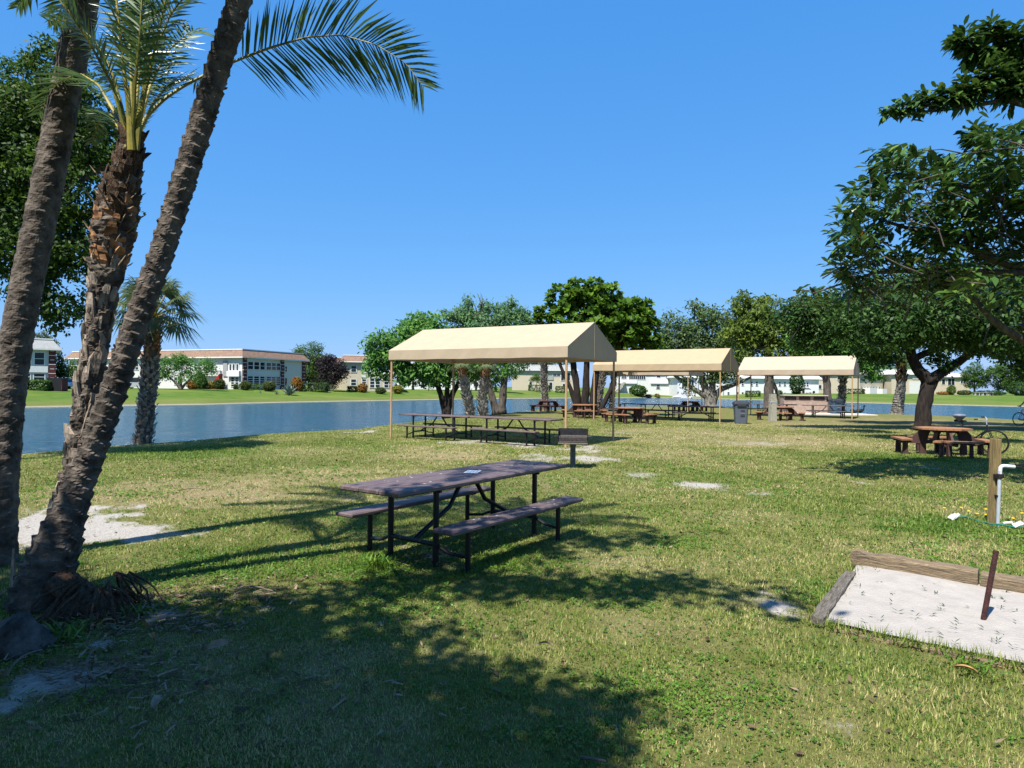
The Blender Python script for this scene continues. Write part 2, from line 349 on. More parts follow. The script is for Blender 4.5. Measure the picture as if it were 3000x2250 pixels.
def field(L, x, y):
    w = np.zeros_like(x)
    wob = .6*(noise2(x, y, 1.3, 1)-.5)+.7*(noise2(x, y, 3.7, 2)-.5)+.5*(noise2(x, y, 9.3, 3)-.5)
    for cx, cy, ax, ay, k in L:
        d = np.sqrt(((x-cx)/ax)**2+((y-cy)/ay)**2)+wob*1.15
        w = np.maximum(w, k*np.clip(1.35-d, 0, 1))
    return w
PIT = [np.array(p) for p in ((2.22, 4.81), (3.11, 6.07), (3.33, 6.38), (6.2, 3.95), (5.1, 2.6))]
def in_pit(x, y):
    r = np.ones(x.shape, bool); q = [PIT[0], PIT[2], PIT[3], PIT[4]]
    for i in range(4):
        a = q[i]; b = q[(i+1) % 4]; r &= ((b[0]-a[0])*(y-a[1])-(b[1]-a[1])*(x-a[0])) < 0
    return r

th = np.unique(np.concatenate([np.linspace(-np.pi, -.8, 60), np.linspace(-.8, .8, 460), np.linspace(.8, np.pi, 60)]))[:-1]
TH = len(th)
aa = rn(th); bb = rf(th)
rows = [np.full(TH, .25)]
for q in np.linspace(0, 1, 230): rows.append(.6*(aa/.6)**q)
for d in (.4, .9, 1.5, 2.4): rows.append(aa+d)
rows.append((aa+bb)/2)
for d in (-2.5, -1, -.3, .3, .9, 1.5, 3, 5, 8, 11, 15, 19, 23, 27.6, 40, 60, 90, 140, 250, 500, 1200, 4000): rows.append(bb+d)
RR = np.array(rows); gx = RR*np.sin(th); gy = RR*np.cos(th); zz = gz(gx, gy)
nr = len(rows)
V = np.stack([gx, gy, zz], -1).reshape(-1, 3)
i0 = np.arange(nr-1)[:, None]*TH; j0 = np.arange(TH)[None]; j1 = (j0+1) % TH
Q = np.stack([i0+j0, i0+TH+j0, i0+TH+j1, i0+j1], -1).reshape(-1, 4)
me = bpy.data.meshes.new('ground')
nv = len(V); V = np.concatenate([V, [[0, 0, 0]]])
fan = [(nv, j, (j+1) % TH) for j in range(TH)]
me.from_pydata(V.tolist(), [], Q.tolist()+fan); me.update()
me.polygons.foreach_set('use_smooth', [True]*len(me.polygons))
dn = (RR-aa)
fx = gx.ravel(); fy = gy.ravel()
sand = field(SAND, fx, fy); dry = field(DRY, fx, fy); lush = field(LUSH, fx, fy)
rfar = (RR-bb).ravel()
sand = np.where(rfar > -40, 0, sand)
sand = np.maximum(sand, np.clip(1-np.abs(rfar-.15)/.75, 0, 1)*.85)
far = (rfar > .2).astype(float)*np.clip(rfar/1.2, 0, 1)
bank = np.where(rfar > -.5, np.clip(1-(rfar-.5)/11, 0, 1), 0)
for nm, a in (('bank', bank), ('sand', sand), ('dry', dry), ('lush', lush), ('far', far)):
    at = me.attributes.new(nm, 'FLOAT', 'POINT'); at.data.foreach_set('value', np.append(a, 0).astype(np.float32))
ground = bpy.data.objects.new('ground', me); COL.objects.link(ground)
tag(ground, 'mown park lawn with bare sandy patches and the lake banks beyond', 'ground', kind='structure')

def ground_material():
    m = bpy.data.materials.new('lawn_soil'); m.use_nodes = True
    n = m.node_tree.nodes; l = m.node_tree.links; b = n['Principled BSDF']
    b.inputs['Roughness'].default_value = .95; b.inputs['Specular IOR Level'].default_value = .1
    tc = n.new('ShaderNodeTexCoord')
    def nz(s, d=5, r=.6):
        q = n.new('ShaderNodeTexNoise'); q.inputs['Scale'].default_value = s; q.inputs['Detail'].default_value = d; q.inputs['Roughness'].default_value = r
        l.new(tc.outputs['Object'], q.inputs['Vector']); return q.outputs['Fac']
    def attr(k):
        a = n.new('ShaderNodeAttribute'); a.attribute_name = k; return a.outputs['Fac']
    def math_(op, a, c):
        q = n.new('ShaderNodeMath'); q.operation = op
        for i, v in enumerate((a, c)):
            if isinstance(v, (int, float)): q.inputs[i].default_value = v
            else: l.new(v, q.inputs[i])
        return q.outputs[0]
    def mix(f, a, c):
        q = n.new('ShaderNodeMix'); q.data_type = 'RGBA'
        l.new(f, q.inputs[0])
        for i, v in ((6, a), (7, c)):
            if isinstance(v, tuple): q.inputs[i].default_value = (*v, 1)
            else: l.new(v, q.inputs[i])
        return q.outputs[2]
    def ramp(f, a, c):
        q = n.new('ShaderNodeMapRange'); q.inputs[1].default_value = a; q.inputs[2].default_value = c; l.new(f, q.inputs[0]); return q.outputs[0]
    fine = nz(38, 6, .75); mid = nz(3.2, 5, .65); big = nz(.22, 3)
    grass = mix(ramp(fine, .35, .68), (0.060, 0.071, 0.018), (0.156, 0.153, 0.046))
    grass = mix(ramp(mid, .40, .72), grass, (0.170, 0.156, 0.060))
    dryc = mix(ramp(fine, .35, .68), (0.142, 0.110, 0.053), (0.284, 0.234, 0.128))
    dr = math_('ADD', math_('MULTIPLY', attr('dry'), 1.0), math_('SUBTRACT', math_('MULTIPLY', mid, .9), .55))
    dr = math_('ADD', dr, math_('SUBTRACT', math_('MULTIPLY', big, .8), .38))
    c = mix(ramp(dr, .05, .85), grass, dryc)
    lu = math_('MULTIPLY', attr('lush'), math_('ADD', mid, .25))
    c = mix(ramp(lu, .1, .75), c, mix(ramp(fine, .35, .68), (0.035, 0.078, 0.010), (0.085, 0.156, 0.023)))
    farc = mix(ramp(nz(.5, 6, .75), .34, .68), (.050, .105, .014), (.105, .150, .024))
    farc = mix(ramp(nz(4, 5, .75), .46, .74), farc, (.035, .075, .010))
    farc = mix(ramp(nz(.11, 4, .6), .42, .66), farc, (.115, .145, .030))
    bk_ = math_('MULTIPLY', attr('bank'), math_('ADD', nz(.35, 5, .7), .2))
    farc = mix(ramp(bk_, .25, 1.0), farc, (.115, .125, .034))
    c = mix(attr('far'), c, farc)
    sd = math_('ADD', attr('sand'), math_('SUBTRACT', math_('MULTIPLY', nz(11, 7, .85), 1.7), 1.0))
    sandc = mix(ramp(nz(45, 6, .8), .34, .66), (.185, .165, .140), (.46, .43, .39))
    c = mix(ramp(sd, .28, .66), c, sandc)
    l.new(c, b.inputs['Base Color'])
    bp = n.new('ShaderNodeBump'); bp.inputs['Strength'].default_value = .7; bp.inputs['Distance'].default_value = .03
    l.new(fine, bp.inputs['Height']); l.new(bp.outputs[0], b.inputs['Normal'])
    return m
me.materials.append(ground_material())

# water
def water_material():
    m = bpy.data.materials.new('lake_water'); m.use_nodes = True
    n = m.node_tree.nodes; l = m.node_tree.links; b = n['Principled BSDF']
    b.inputs['Base Color'].default_value = (.006, .050, .095, 1); b.inputs['Roughness'].default_value = .16
    b.inputs['IOR'].default_value = 1.33
    tc = n.new('ShaderNodeTexCoord'); mp = n.new('ShaderNodeMapping'); mp.inputs['Rotation'].default_value = (0, 0, R(25)); mp.inputs['Scale'].default_value = (.55, 1.3, 1)
    l.new(tc.outputs['Object'], mp.inputs[0])
    a = n.new('ShaderNodeTexNoise'); a.inputs['Scale'].default_value = .75; a.inputs['Detail'].default_value = 5; a.inputs['Roughness'].default_value = .6
    l.new(mp.outputs[0], a.inputs['Vector'])
    bp = n.new('ShaderNodeBump'); bp.inputs['Strength'].default_value = 1; bp.inputs['Distance'].default_value = 1.3
    l.new(a.outputs['Fac'], bp.inputs['Height']); l.new(bp.outputs[0], b.inputs['Normal'])
    return m
mb = MB(); wr = [aa-.0+.3, bb+.6]
Vw = np.concatenate([np.stack([r*np.sin(th), r*np.cos(th), np.full(TH, WL)], -1) for r in wr])
mb.add(Vw, [(j, TH+j, TH+(j+1) % TH, (j+1) % TH) for j in range(TH)])
wo = mb.build('lake_water', water_material()); tag(wo, 'rippled blue lake water between the lawn and the far bank', 'water', kind='structure')

# ------------------------------------------------------------------ grass
def make_grass():
    Vs = []; Ts = []; Ws = []; WT = []
    def scatter(r0, r1, dens, t0=-.98, t1=.98):
        n_ = int(dens*(r1*r1-r0*r0)/2*(t1-t0)); r = np.sqrt(rng.uniform(r0*r0, r1*r1, n_)); t = rng.uniform(t0, t1, n_)
        k_ = (np.abs(t) < .72) | (rng.random(n_) < .6); r, t = r[k_], t[k_]
        return r*np.sin(t), r*np.cos(t)
    bands = [(2.3, 4, 10000, .022, .0032), (4, 6, 6500, .025, .0040), (6, 9, 3400, .028, .0050), (9, 14, 1700, .030, .0065), (14, 22, 700, .034, .0095), (22, 36, 240, .038, .015)]
    for r0, r1, dens, hh, ww in bands:
        x, y = scatter(r0, r1, dens)
        s = field(SAND, x, y); d = field(DRY, x, y); lu = field(LUSH, x, y)
        cl = noise2(x, y, 2.3, 5)*.6+noise2(x, y, 7, 6)*.4; big = noise2(x, y, .35, 9)
        keep = (rng.random(len(x)) > s*1.35-.15) & (rng.random(len(x)) < .35+1.1*cl) & ~in_pit(x, y) & (np.hypot(x, y) < rn(np.arctan2(x, y))-.3)
        x, y, s, d, lu, cl, big = (a[keep] for a in (x, y, s, d, lu, cl, big)); n_ = len(x)
        h = hh*(.45+.9*rng.random(n_))*(.6+.8*cl)*(1+.7*np.clip(lu, 0, 1))*(1-.35*np.clip(d, 0, 1))
        a = rng.uniform(0, 2*np.pi, n_); lean = rng.normal(0, .55, n_); bx = np.cos(a); by = np.sin(a)
        z = gz(x, y)
        p = np.stack([x, y, z-.004], -1); wv = np.stack([-by, bx, 0*bx], -1)*(ww*(.6+.8*rng.random(n_)))[:, None]
        tip = p+np.stack([bx*lean*h, by*lean*h, h], -1)
        Vs.append(np.stack([p-wv, p+wv, tip], 1))
        dd = np.clip(d+.9*(big-.5)+.25*(cl-.5), -.4, 1)
        Ts.append(.47+.45*dd-.30*np.clip(lu, 0, 1)+.55*(noise2(x, y, .9, 21)-.5)+.42*(noise2(x, y, 3.3, 22)-.5)+rng.normal(0, .24, n_))
    for p0, p1, nn_, hh in ((PIT[0]+.02, PIT[0]+unit(PIT[4]-PIT[0])*1.6, 900, .075), (PIT[0]+[-.05, .02], PIT[1]+[-.06, 0], 420, .07), (PIT[1], PIT[2]-.02, 120, .08), (PIT[2]+[.55, -.30], PIT[2]+[1.3, -.95], 260, .07)):
        u = rng.random(nn_); x = p0[0]+(p1[0]-p0[0])*u+rng.normal(0, .035, nn_); y = p0[1]+(p1[1]-p0[1])*u+rng.normal(0, .04, nn_)-.03; h = hh*(.3+.9*rng.random(nn_)); a = rng.uniform(0, 6.28, nn_); bx = np.cos(a); by = np.sin(a); ln = rng.normal(0, .7, nn_)
        p = np.stack([x, y, 0*x+.005], -1); wv = np.stack([-by, bx, 0*bx], -1)*.0045; Vs.append(np.stack([p-wv, p+wv, p+np.stack([bx*ln*h, by*ln*h, h], -1)], 1)); Ts.append(.3+rng.normal(0, .2, nn_))
    g = fast('grass_blades', np.concatenate(Vs), 3, np.concatenate(Ts), L_GRASS)
    tag(g, 'short mixed green and straw coloured grass blades over the lawn', 'grass', kind='stuff')
    for r0, r1, dens, sz in [(2.3, 4.5, 3000, .011), (4.5, 8, 1500, .014), (8, 13, 330, .021), (13, 20, 60, .032)]:
        x, y = scatter(r0, r1, dens)
        s = field(SAND, x, y); lu = field(LUSH, x, y); cl = noise2(x, y, 1.1, 11)*.6+noise2(x, y, 4, 12)*.4
        keep = (rng.random(len(x)) < np.clip((cl-.47)*3+lu*.9, .10, .85)) & (rng.random(len(x)) > s*1.3) & ~in_pit(x, y)
        x, y, cl = x[keep], y[keep], cl[keep]
        k = 3; x = np.repeat(x, k)+rng.normal(0, sz*.8, len(x)*k); y = np.repeat(y, k)+rng.normal(0, sz*.8, len(y)*k); cl = np.repeat(cl, k); n_ = len(x)
        c = np.stack([x, y, gz(x, y)+.006+.022*rng.random(n_)], -1)
        nn = unit(np.stack([rng.normal(0, .5, n_), rng.normal(0, .5, n_), np.ones(n_)], -1))
        a = unit(np.cross(nn, rng.normal(0, 1, (n_, 3)))); bb_ = np.cross(nn, a); L = (sz*(.5+.8*rng.random(n_)))[:, None]
        Ws.append(np.stack([c-a*L, c+bb_*L*.5, c+a*L, c-bb_*L*.5], 1)); WT.append(.35+.8*(cl-.45)+rng.normal(0, .2, n_))
    wd = fast('lawn_weeds', np.concatenate(Ws), 4, np.concatenate(WT), L_WEED)
    tag(wd, 'small broad leaved weeds and clover spread through the lawn', 'weeds', kind='stuff')
make_grass()

# ------------------------------------------------------------------ picnic tables on a steel frame
def make_metal_table(name, label, group):
    t = thing(name, label, 'picnic table', group=group)
    LT, LS, W, HZ, SZ, SO, SW = 2.86, 2.30, .77, .766, .43, .776, .25
    b = MB()
    for k in (-1, 0, 1): b.box((0, k*.259, HZ-.024), (LT, .252, .048), bev=.012)
    b.build('table_top', MT['table_plastic'], t)
    for s in (-1, 1):
        b = MB(); b.box((0, s*(SO-SW/2), SZ-.022), (LS, SW, .044), bev=.012); b.build('bench_seat', MT['table_plastic'], t)
    for sx in (-1, 1):
        for s in (-1, 1):
            b = MB(); b.tube([(sx*.85, s*.30, -.05), (sx*.85, s*.30, HZ-.055)], .030, 10); b.build('leg', MT['black_metal'], t)
            b = MB(); b.tube([(sx*.80, s*(SO-SW/2), -.05), (sx*.80, s*(SO-SW/2), SZ-.05)], .027, 10)
            b.box((sx*.80, s*(SO-SW/2), SZ-.049), (.07, .22, .010)); b.build('bench_leg', MT['black_metal'], t)
    b = MB()
    for sx in (-1, 1):
        b.tube([(sx*.85, -.30, .20), (sx*.85, .30, .20)], .024, 8)
        b.tube([(sx*.85, -.36, HZ-.062), (sx*.85, .36, HZ-.062)], .014, 6)
        b.tube([(sx*.83, 0, .20), (sx*.30, 0, .45), (sx*.10, 0, HZ-.06)], .024, 8)
        b.tube([(sx*.85, -.30, .20), (sx*.84, -.45, .14), (sx*.80, -(SO-SW/2), .12)], .018, 6)
        b.tube([(sx*.85, .30, .20), (sx*.84, .45, .14), (sx*.80, (SO-SW/2), .12)], .018, 6)
    b.build('brace', MT['black_metal'], t)
    return t
near_table = make_metal_table('picnic_table', 'large mauve brown plank picnic table alone in front of the grill', 'picnic tables on black steel frames')
near_table.location = (-.462, 7.18, 0); near_table.rotation_euler = (0, 0, .957)
T_ = []
for (x, y, rz, lab) in [(-2.33, 21.5, -.58, 'brown picnic table nearer the water under the nearest canopy'),
                        (.12, 20.0, -.58, 'brown picnic table at the grill end of the nearest canopy'),
                        (5.95, 40.4, -.62, 'dark picnic table at the left end of the row under the middle canopy'),
                        (8.45, 38.8, -.62, 'dark picnic table right of another in the back row under the middle canopy'),
                        (9.72, 35.2, -.12, 'dark picnic table at the front right post of the middle canopy'),
                        (16.6, 42.4, -.50, 'dark picnic table behind the round table under the rightmost canopy'),
                        (19.15, 40.3, -.30, 'dark picnic table before the brick grills under the rightmost canopy')]:
    T_.append(dup(near_table, (x, y, float(gz(x, y))), rz, lab))
# bird droppings and flyer on the near table
def on_table(lx, ly, z=.769):
    c, s = math.cos(.957), math.sin(.957); return (-.462+lx*c-ly*s, 7.18+lx*s+ly*c, z)
b = MB(); q = on_table(.10, .02, .7685)
b.box((0, 0, 0), (.22, .15, .003)); fl = b.build('paper_flyer', MT['paper'], loc=q); fl.rotation_euler = (0, 0, .957+.45)
tag(fl, 'white paper flyer with pale blue print lying on the near picnic table', 'paper')
b = MB()
for i in range(4): b.box((-.01, -.05+.032*i, .0024), (.14 if i else .17, .012 if i else .022, .0012))
b.build('print', MT['ink_blue'], fl)
b = MB()
for i in range(46):
    lx, ly = rng.uniform(-1.4, 1.4), rng.uniform(-.36, .36)
    if i > 30: lx, ly = rng.uniform(-1.1, 1.1), -.65+rng.uniform(-.1, .1)
    z = .768 if i <= 30 else .432
    r0 = rng.uniform(.006, .016); x, y, _ = on_table(lx, ly)
    x, y = lx, ly
    b.add([(x+r0*(1+.4*math.sin(3*a+i))*math.cos(a), y+r0*math.sin(a), z) for a in np.linspace(0, 2*np.pi, 8)[:-1]], [tuple(range(7))])
b.build('bird_droppings', MT['dropping'], near_table)['kind'] = 'stuff'

# ------------------------------------------------------------------ canopies
def canopy(label, FL, ang, L, W, E, V, RISE, fab):
    t = thing('shade_canopy', label, 'canopy', (FL[0], FL[1], 0), ang, 'tan fabric shade canopies')
    b = MB(); m = .04; x0, x1, y0, y1 = -m, L+m, -m, W+m; ev = E+V; rz = ev+RISE; yc = W/2; th_ = .012
    NX, NY = 14, 5
    def sag(u, v): return -.014*math.sin(math.pi*v)*(.6+.4*abs(math.sin(math.pi*u*3)))
    for side in (0, 1):
        vs = []; fs = []
        for i in range(NX+1):
            for j in range(NY+1):
                u, v = i/NX, j/NY; y = (y0 if side == 0 else y1)*(1-v)+yc*v
                vs.append((x0+(x1-x0)*u, y, ev+(rz-ev)*v+sag(u, v)))
        for i in range(NX):
            for j in range(NY): a = i*(NY+1)+j; fs.append((a, a+NY+1, a+NY+2, a+1))
        b.add(vs, fs)
        yy = y0 if side == 0 else y1
        vs = []; fs = []
        for i in range(NX*2+1):
            u = i/(NX*2); wv = .006*math.sin(u*37)+.004*math.sin(u*91)
            for zz_, k in ((E, 1), (ev, 0)): vs.append((x0+(x1-x0)*u, yy+wv*k, zz_+(.006*math.sin(u*25) if k else 0)))
        for i in range(NX*2): fs.append((2*i, 2*i+2, 2*i+3, 2*i+1))
        b.add(vs, fs)
    b.build('roof_fabric', MT[fab], t)
    for s in (0, 1):
        xx = x0 if s == 0 else x1; b = MB()
        b.add([(xx, y0, E), (xx, yc, E-.01), (xx, y1, E), (xx, y1, ev), (xx, yc, rz), (xx, y0, ev)], [(0, 1, 4, 5), (1, 2, 3, 4)])
        o = b.build('gable_panel', MT[fab], t)
        b = MB(); b.box((xx+(.006 if s else -.006), yc+.02, (E+rz)/2-.03), (.006, .03, rz-E-.12)); b.build('seam', MT[fab], o)
    for (px_, py_) in ((0.03, .03), (L-.03, .03), (L-.03, W-.03), (.03, W-.03)):
        b = MB(); b.tube([(px_, py_, -.15), (px_, py_, ev-.02)], .034, 12); b.build('post', MT['post_paint'], t)
    b = MB(); r = .022
    for yy in (.03, W-.03): b.tube([(0, yy, ev-.05), (L, yy, ev-.05)], r, 8); b.tube([(0, yy, E+.05), (L, yy, E+.05)], r, 8)
    for xx in (.03, L/3, 2*L/3, L-.03):
        b.tube([(xx, .03, ev-.05), (xx, yc, rz-.06), (xx, W-.03, ev-.05)], r, 8)
    b.tube([(0, yc, rz-.07), (L, yc, rz-.07)], r, 8)
    for xx in (.03, L-.03): b.tube([(xx, .03, E+.05), (xx, W-.03, E+.05)], r, 8)
    b.build('roof_frame', MT['post_paint'], t)
    return t
canopy('nearest tan fabric canopy with pale roof over two brown picnic tables', (-3.95, 21.57), -.543, 6.37, 3.44, 2.53, .30, .81, 'fabric_a')
canopy('golden tan fabric canopy in the middle, beside the grey rubbish bin', (4.395, 35.93), -.553, 6.76, 3.5, 2.61, .33, .835, 'fabric_b')
canopy('rightmost tan fabric canopy in front of the brick barbecue grills', (14.37, 42.25), -.577, 6.5, 3.16, 2.60, .315, .875, 'fabric_c')
canopy('far tan fabric canopy mostly hidden behind the golden middle canopy', (6.78, 50.6), -.56, 6.7, 3.5, 2.66, .32, .84, 'fabric_c')

# ------------------------------------------------------------------ octagonal wooden tables
def make_oct(mtop):
    t = thing('round_picnic_table', '', 'picnic table', group='eight sided wooden picnic tables with four benches')
    b = MB(); A = .66
    ro = A/math.cos(math.pi/8)
    pts = [(ro*math.cos(math.pi/8+i*math.pi/4), ro*math.sin(math.pi/8+i*math.pi/4)) for i in range(8)]
    # planks cut from the octagon
    n = 9; wv = 2*A/n
    for k in range(n):
        y0 = -A+k*wv+.004; y1 = -A+(k+1)*wv-.004
        def xe(y): return min(ro*math.cos(math.pi/8), (A*math.sqrt(2)-abs(y)))
        b.prism([(-xe(y0), y0), (xe(y0), y0), (xe(y1), y1), (-xe(y1), y1)], .70, .745)
    b.build('table_top', mtop, t)
    for k in range(4):
        a = k*math.pi/2+math.pi/4; m = Matrix.Rotation(a, 4, 'Z'); b = MB()
        for i, (x0, x1) in enumerate(((.88, 1.03), (1.04, 1.20))):
            b.prism([(x0, -x0*.50), (x1, -x1*.50), (x1, x1*.50), (x0, x0*.50)], .40, .445, m)
        b.build('bench', mtop, t)
        b = MB(); b.prism([(.18, .30), (1.12, .30), (1.12, .40), (.84, .40), (.78, .46), (.70, .56), (.60, .66), (.54, .70), (.30, .70), (.36, .56), (.40, .40), (.18, .40)], -.03, .03, m @ Matrix.Rotation(math.pi/2, 4, 'X')); b.build('bracket', MT['wood_leg'], t)
        for s in (-1, 1):
            mm = m @ Matrix.Translation((0, s*.36, 0)) @ Matrix.Rotation(math.pi/2, 4, 'X')
            b = MB(); b.prism([(.97, -.05), (1.13, -.05), (1.11, .40), (.99, .40)], -.03, .03, mm); b.prism([(.90, .34), (1.18, .34), (1.18, .398), (.90, .398)], -.032, .032, mm); b.build('leg', MT['wood_leg'], t)
        b = MB(); b.prism([(.42, -.05), (.60, -.05), (.58, .302), (.44, .302)], -.05, .05, m @ Matrix.Rotation(math.pi/2, 4, 'X')); b.build('leg', MT['wood_leg'], t)
    b = MB(); b.box((0, 0, .66), (.9, .09, .08)); b.box((0, 0, .658), (.09, .9, .074)); b.build('cross_beam', MT['wood_leg'], t)
    return t
oct0 = make_oct(MT['wood_top']); octd = make_oct(MT['wood_dark_and_shaded'])
def at(px, D): x = X(px, D); return (x, D, float(gz(x, D)))
oct0.location = at(2764, 17.9); oct0.scale = (.94, .94, .97); oct0.rotation_euler = (0, 0, .50)
oct0['label'] = 'worn orange brown eight sided picnic table under the big dark tree at right'
for px, D, rz, lab in [(1847, 32.6, .12, 'orange eight sided picnic table in sun before the middle canopy'),
                       (1712, 37.4, .75, 'orange eight sided picnic table at the foot of the big leaved tree'),
                       (2023, 50.5, .1, 'far orange eight sided picnic table beside the pale branching tree'),
                       (2287, 36.8, .35, 'orange eight sided picnic table behind the pale concrete power pedestal')]:
    dup(oct0, at(px, D), rz, lab).scale = (1.05, 1.05, 1)
octd.location = at(1606, 46); octd.rotation_euler = (0, 0, .6); octd['label'] = 'eight sided picnic table with tree shade in its dark colour at the lake edge'  # same kind as the orange tables, tree shade put into its colour

# bench at the right edge
bx, by, bz = at(3105, 30.6); t = thing('park_bench', 'low dark bench by the right edge below the cyclist', 'bench', (bx, by, bz), .1)
b = MB(); [b.box((0, k*.16, .44), (3.6, .14, .05), bev=.01) for k in (-1, 0, 1)]; b.build('seat', MT['wood_dark_and_shaded'], t)
for s in (-1, 1): b = MB(); b.box((s*1.35, 0, .19), (.10, .40, .45)); b.build('leg', MT['black_metal'], t)

# ------------------------------------------------------------------ barbecue grill on a post
gp = G(1678, 1368); t = thing('pedestal_grill', 'black steel park grill on a grey post beyond the near table', 'grill', gp, -.10)
b = MB(); b.tube([(0, 0, -.1), (0, 0, .48)], .058, 16); b.tube([(0, 0, .44), (0, 0, .52)], .066, 16); b.build('post', MT['grill_post'], t)
b = MB(); b.box((0, 0, .515), (.60, .40, .012)); b.box((0, .20, .665), (.62, .008, .30)); b.box((0, -.205, .535), (.60, .008, .05))
b.build('firebox', MT['grill_metal'], t)
for s in (-1, 1):
    b = MB()
    for z in (.54, .62, .68, .74, .80): b.box((s*.31, .0, z), (.008, .40, .022))
    for y in (-.19, -.06, .07, .19): b.box((s*.3105, y, .66), (.011, .03, .30))
    b.build('side_plate', MT['grill_metal'], t)
b = MB(); nb = 26
for i in range(nb):
    x = -.28+.56*i/(nb-1); b.tube([(x, .17, .665), (x, -.20, .665), (x, -.225, .64), (x, -.235, .545)], .006, 5, cap=False)
for z, y in ((.668, -.12), (.668, .05), (.556, -.236)): b.tube([(-.30, y, z), (.30, y, z)], .007, 6)
b.build('grate', MT['grill_rust'], t)
for s in (-1, 1):
    b = MB(); b.tube([(s*.30, -.19, .667), (s*.37, -.20, .667), (s*.40, -.20, .663)], .010, 6); b.build('handle', MT['grill_metal'], t)
b = MB(); b.box((0, -.27, .525), (.62, .10, .010), rx=.18); b.tube([(-.31, -.32, .516), (.31, -.32, .516)], .009, 6); b.build('ash_shelf', MT['grill_rust'], t)

# ------------------------------------------------------------------ wheeled rubbish bins
def make_bin(label, mb_, ml_):
    t = thing('trash_can', label, 'rubbish bin', group='plastic rubbish bins')
    b = MB()
    def rr(hw, hd, z, r=.10, n=5):
        o = []
        for cx, cy, a0 in ((hw-r, hd-r, 0), (-hw+r, hd-r, 90), (-hw+r, -hd+r, 180), (hw-r, -hd+r, 270)):
            for i in range(n): a = R(a0+90*i/(n-1)); o.append((cx+r*math.cos(a), cy+r*math.sin(a), z))
        return o
    prof = [(.27, .27, 0), (.28, .28, .04), (.325, .325, .78), (.335, .335, .80), (.34, .34, .93), (.355, .355, .95), (.355, .355, .985)]
    V = [];  [V.extend(rr(a, c, z)) for a, c, z in prof]; n = 20; Fc = [tuple(range(n))[::-1], tuple((len(prof)-1)*n+j for j in range(n))]
    for i in range(len(prof)-1): Fc += [(i*n+j, i*n+(j+1) % n, (i+1)*n+(j+1) % n, (i+1)*n+j) for j in range(n)]
    b.add(V, Fc); b.build('body', mb_, t)
    prof = [(.375, .375, .94), (.38, .38, .99), (.36, .36, 1.06), (.26, .26, 1.12), (.10, .10, 1.135)]
    b = MB(); V = []; [V.extend(rr(a, c, z)) for a, c, z in prof]; Fc = [tuple(range(n))[::-1], tuple((len(prof)-1)*n+j for j in range(n))]
    for i in range(len(prof)-1): Fc += [(i*n+j, i*n+(j+1) % n, (i+1)*n+(j+1) % n, (i+1)*n+j) for j in range(n)]
    b.add(V, Fc); b.box((0, -.37, .90), (.42, .03, .10), bev=.01); b.build('lid', ml_, t)
    for z, h_ in ((.62, .12), (.42, .10)):
        b = MB(); b.box((.05, -.305-.01*(z-.4)*5, z), (.19, .02, h_), rx=-.06); b.build('panel', ml_, t)
    b = MB(); b.box((.05, -.318, .535), (.20, .012, .018)); b.build('stripe', MT['silver'], t)
    for s in (-1, 1):
        b = MB(); b.box((s*.365, 0, .86), (.05, .20, .07), bev=.015); b.build('handle', mb_, t)
    return t
tb = make_bin('grey plastic rubbish bin with dark lid standing between two canopies', MT['bin_grey'], MT['bin_dark']); tb.location = at(2171, 32.8); tb.rotation_euler = (0, 0, -.2)
t2 = make_bin('blue rubbish bin beside the palm trunk behind the rightmost canopy', MT['bin_blue'], MT['bin_dark']); t2.location = at(2449, 46.5)

# power pedestal
t = thing('power_pedestal', 'pale grey concrete power pedestal with a strap beside the orange table', 'post', at(2264, 35.6), .1)
b = MB(); b.box((0, 0, .70), (.36, .30, 1.5), taper=.80, bev=0); b.build('pillar', MT['concrete'], t)
b = MB(); b.box((0, 0, 1.02), (.335, .285, .05)); b.tube([(-.14, -.16, 1.04), (-.20, -.18, 1.0), (-.17, -.17, .75)], .014, 6); b.build('strap', MT['silver'], t)

# brick barbecue
q = at(2355, 48); t = thing('barbecue_counter', 'pink brick barbecue counter with three grill openings near the lake', 'barbecue', q, -.05)
b = MB(); b.box((0, 0, .42), (3.05, .8, .92)); b.box((0, .1, 1.10), (3.05, .6, .40))
b.build('brick_body', MT['brick_pink'], t)
for k in (-1, 0, 1):
    b = MB(); b.box((k*1.0, -.205, 1.10), (.78, .02, .26)); o = b.build('grill_opening', MT['rust' if k == 0 else 'black'], t)
    b = MB(); [b.tube([(k*1.0-.38, -.222, z), (k*1.0+.38, -.222, z)], .012, 5) for z in (1.03, 1.10, 1.17)]; b.build('grill_bar', MT['grill_rust'], o)
b = MB(); b.box((0, 0, 1.32), (3.15, .72, .05)); b.build('top_slab', MT['slab'], t)
b = MB(); b.box((1.2, -1.4, .0), (5.6, 2.2, .16)); o = b.build('concrete_slab', MT['slab'], t)

# ------------------------------------------------------------------ horseshoe pit
sq = [PIT[0]+.04, PIT[2], PIT[3], PIT[4]]
NS = 40; vs = []; fs = []
for i in range(NS+1):
    for j in range(NS+1):
        u, v = i/NS, j/NS; p = (1-u)*((1-v)*sq[0]+v*sq[1])+u*((1-v)*sq[3]+v*sq[2])
        vs.append((p[0], p[1], 0.035+.05*(noise2(np.array(p[0]), np.array(p[1]), 1.7)-.5)+.02*(noise2(np.array(p[0]), np.array(p[1]), 7.)-.5)))
for i in range(NS):
    for j in range(NS): a = i*(NS+1)+j; fs.append((a, a+NS+1, a+NS+2, a+1))
MT['pit_sand'] = mat('pit_sand', (.41, .375, .335), .95, .10, 7, .7, bscale=60)
b = MB(); b.add(vs, fs); s_ = b.build('sand', MT['pit_sand'], smooth=True); tag(s_, 'pale sand filling the horseshoe pit', 'sand', kind='structure')
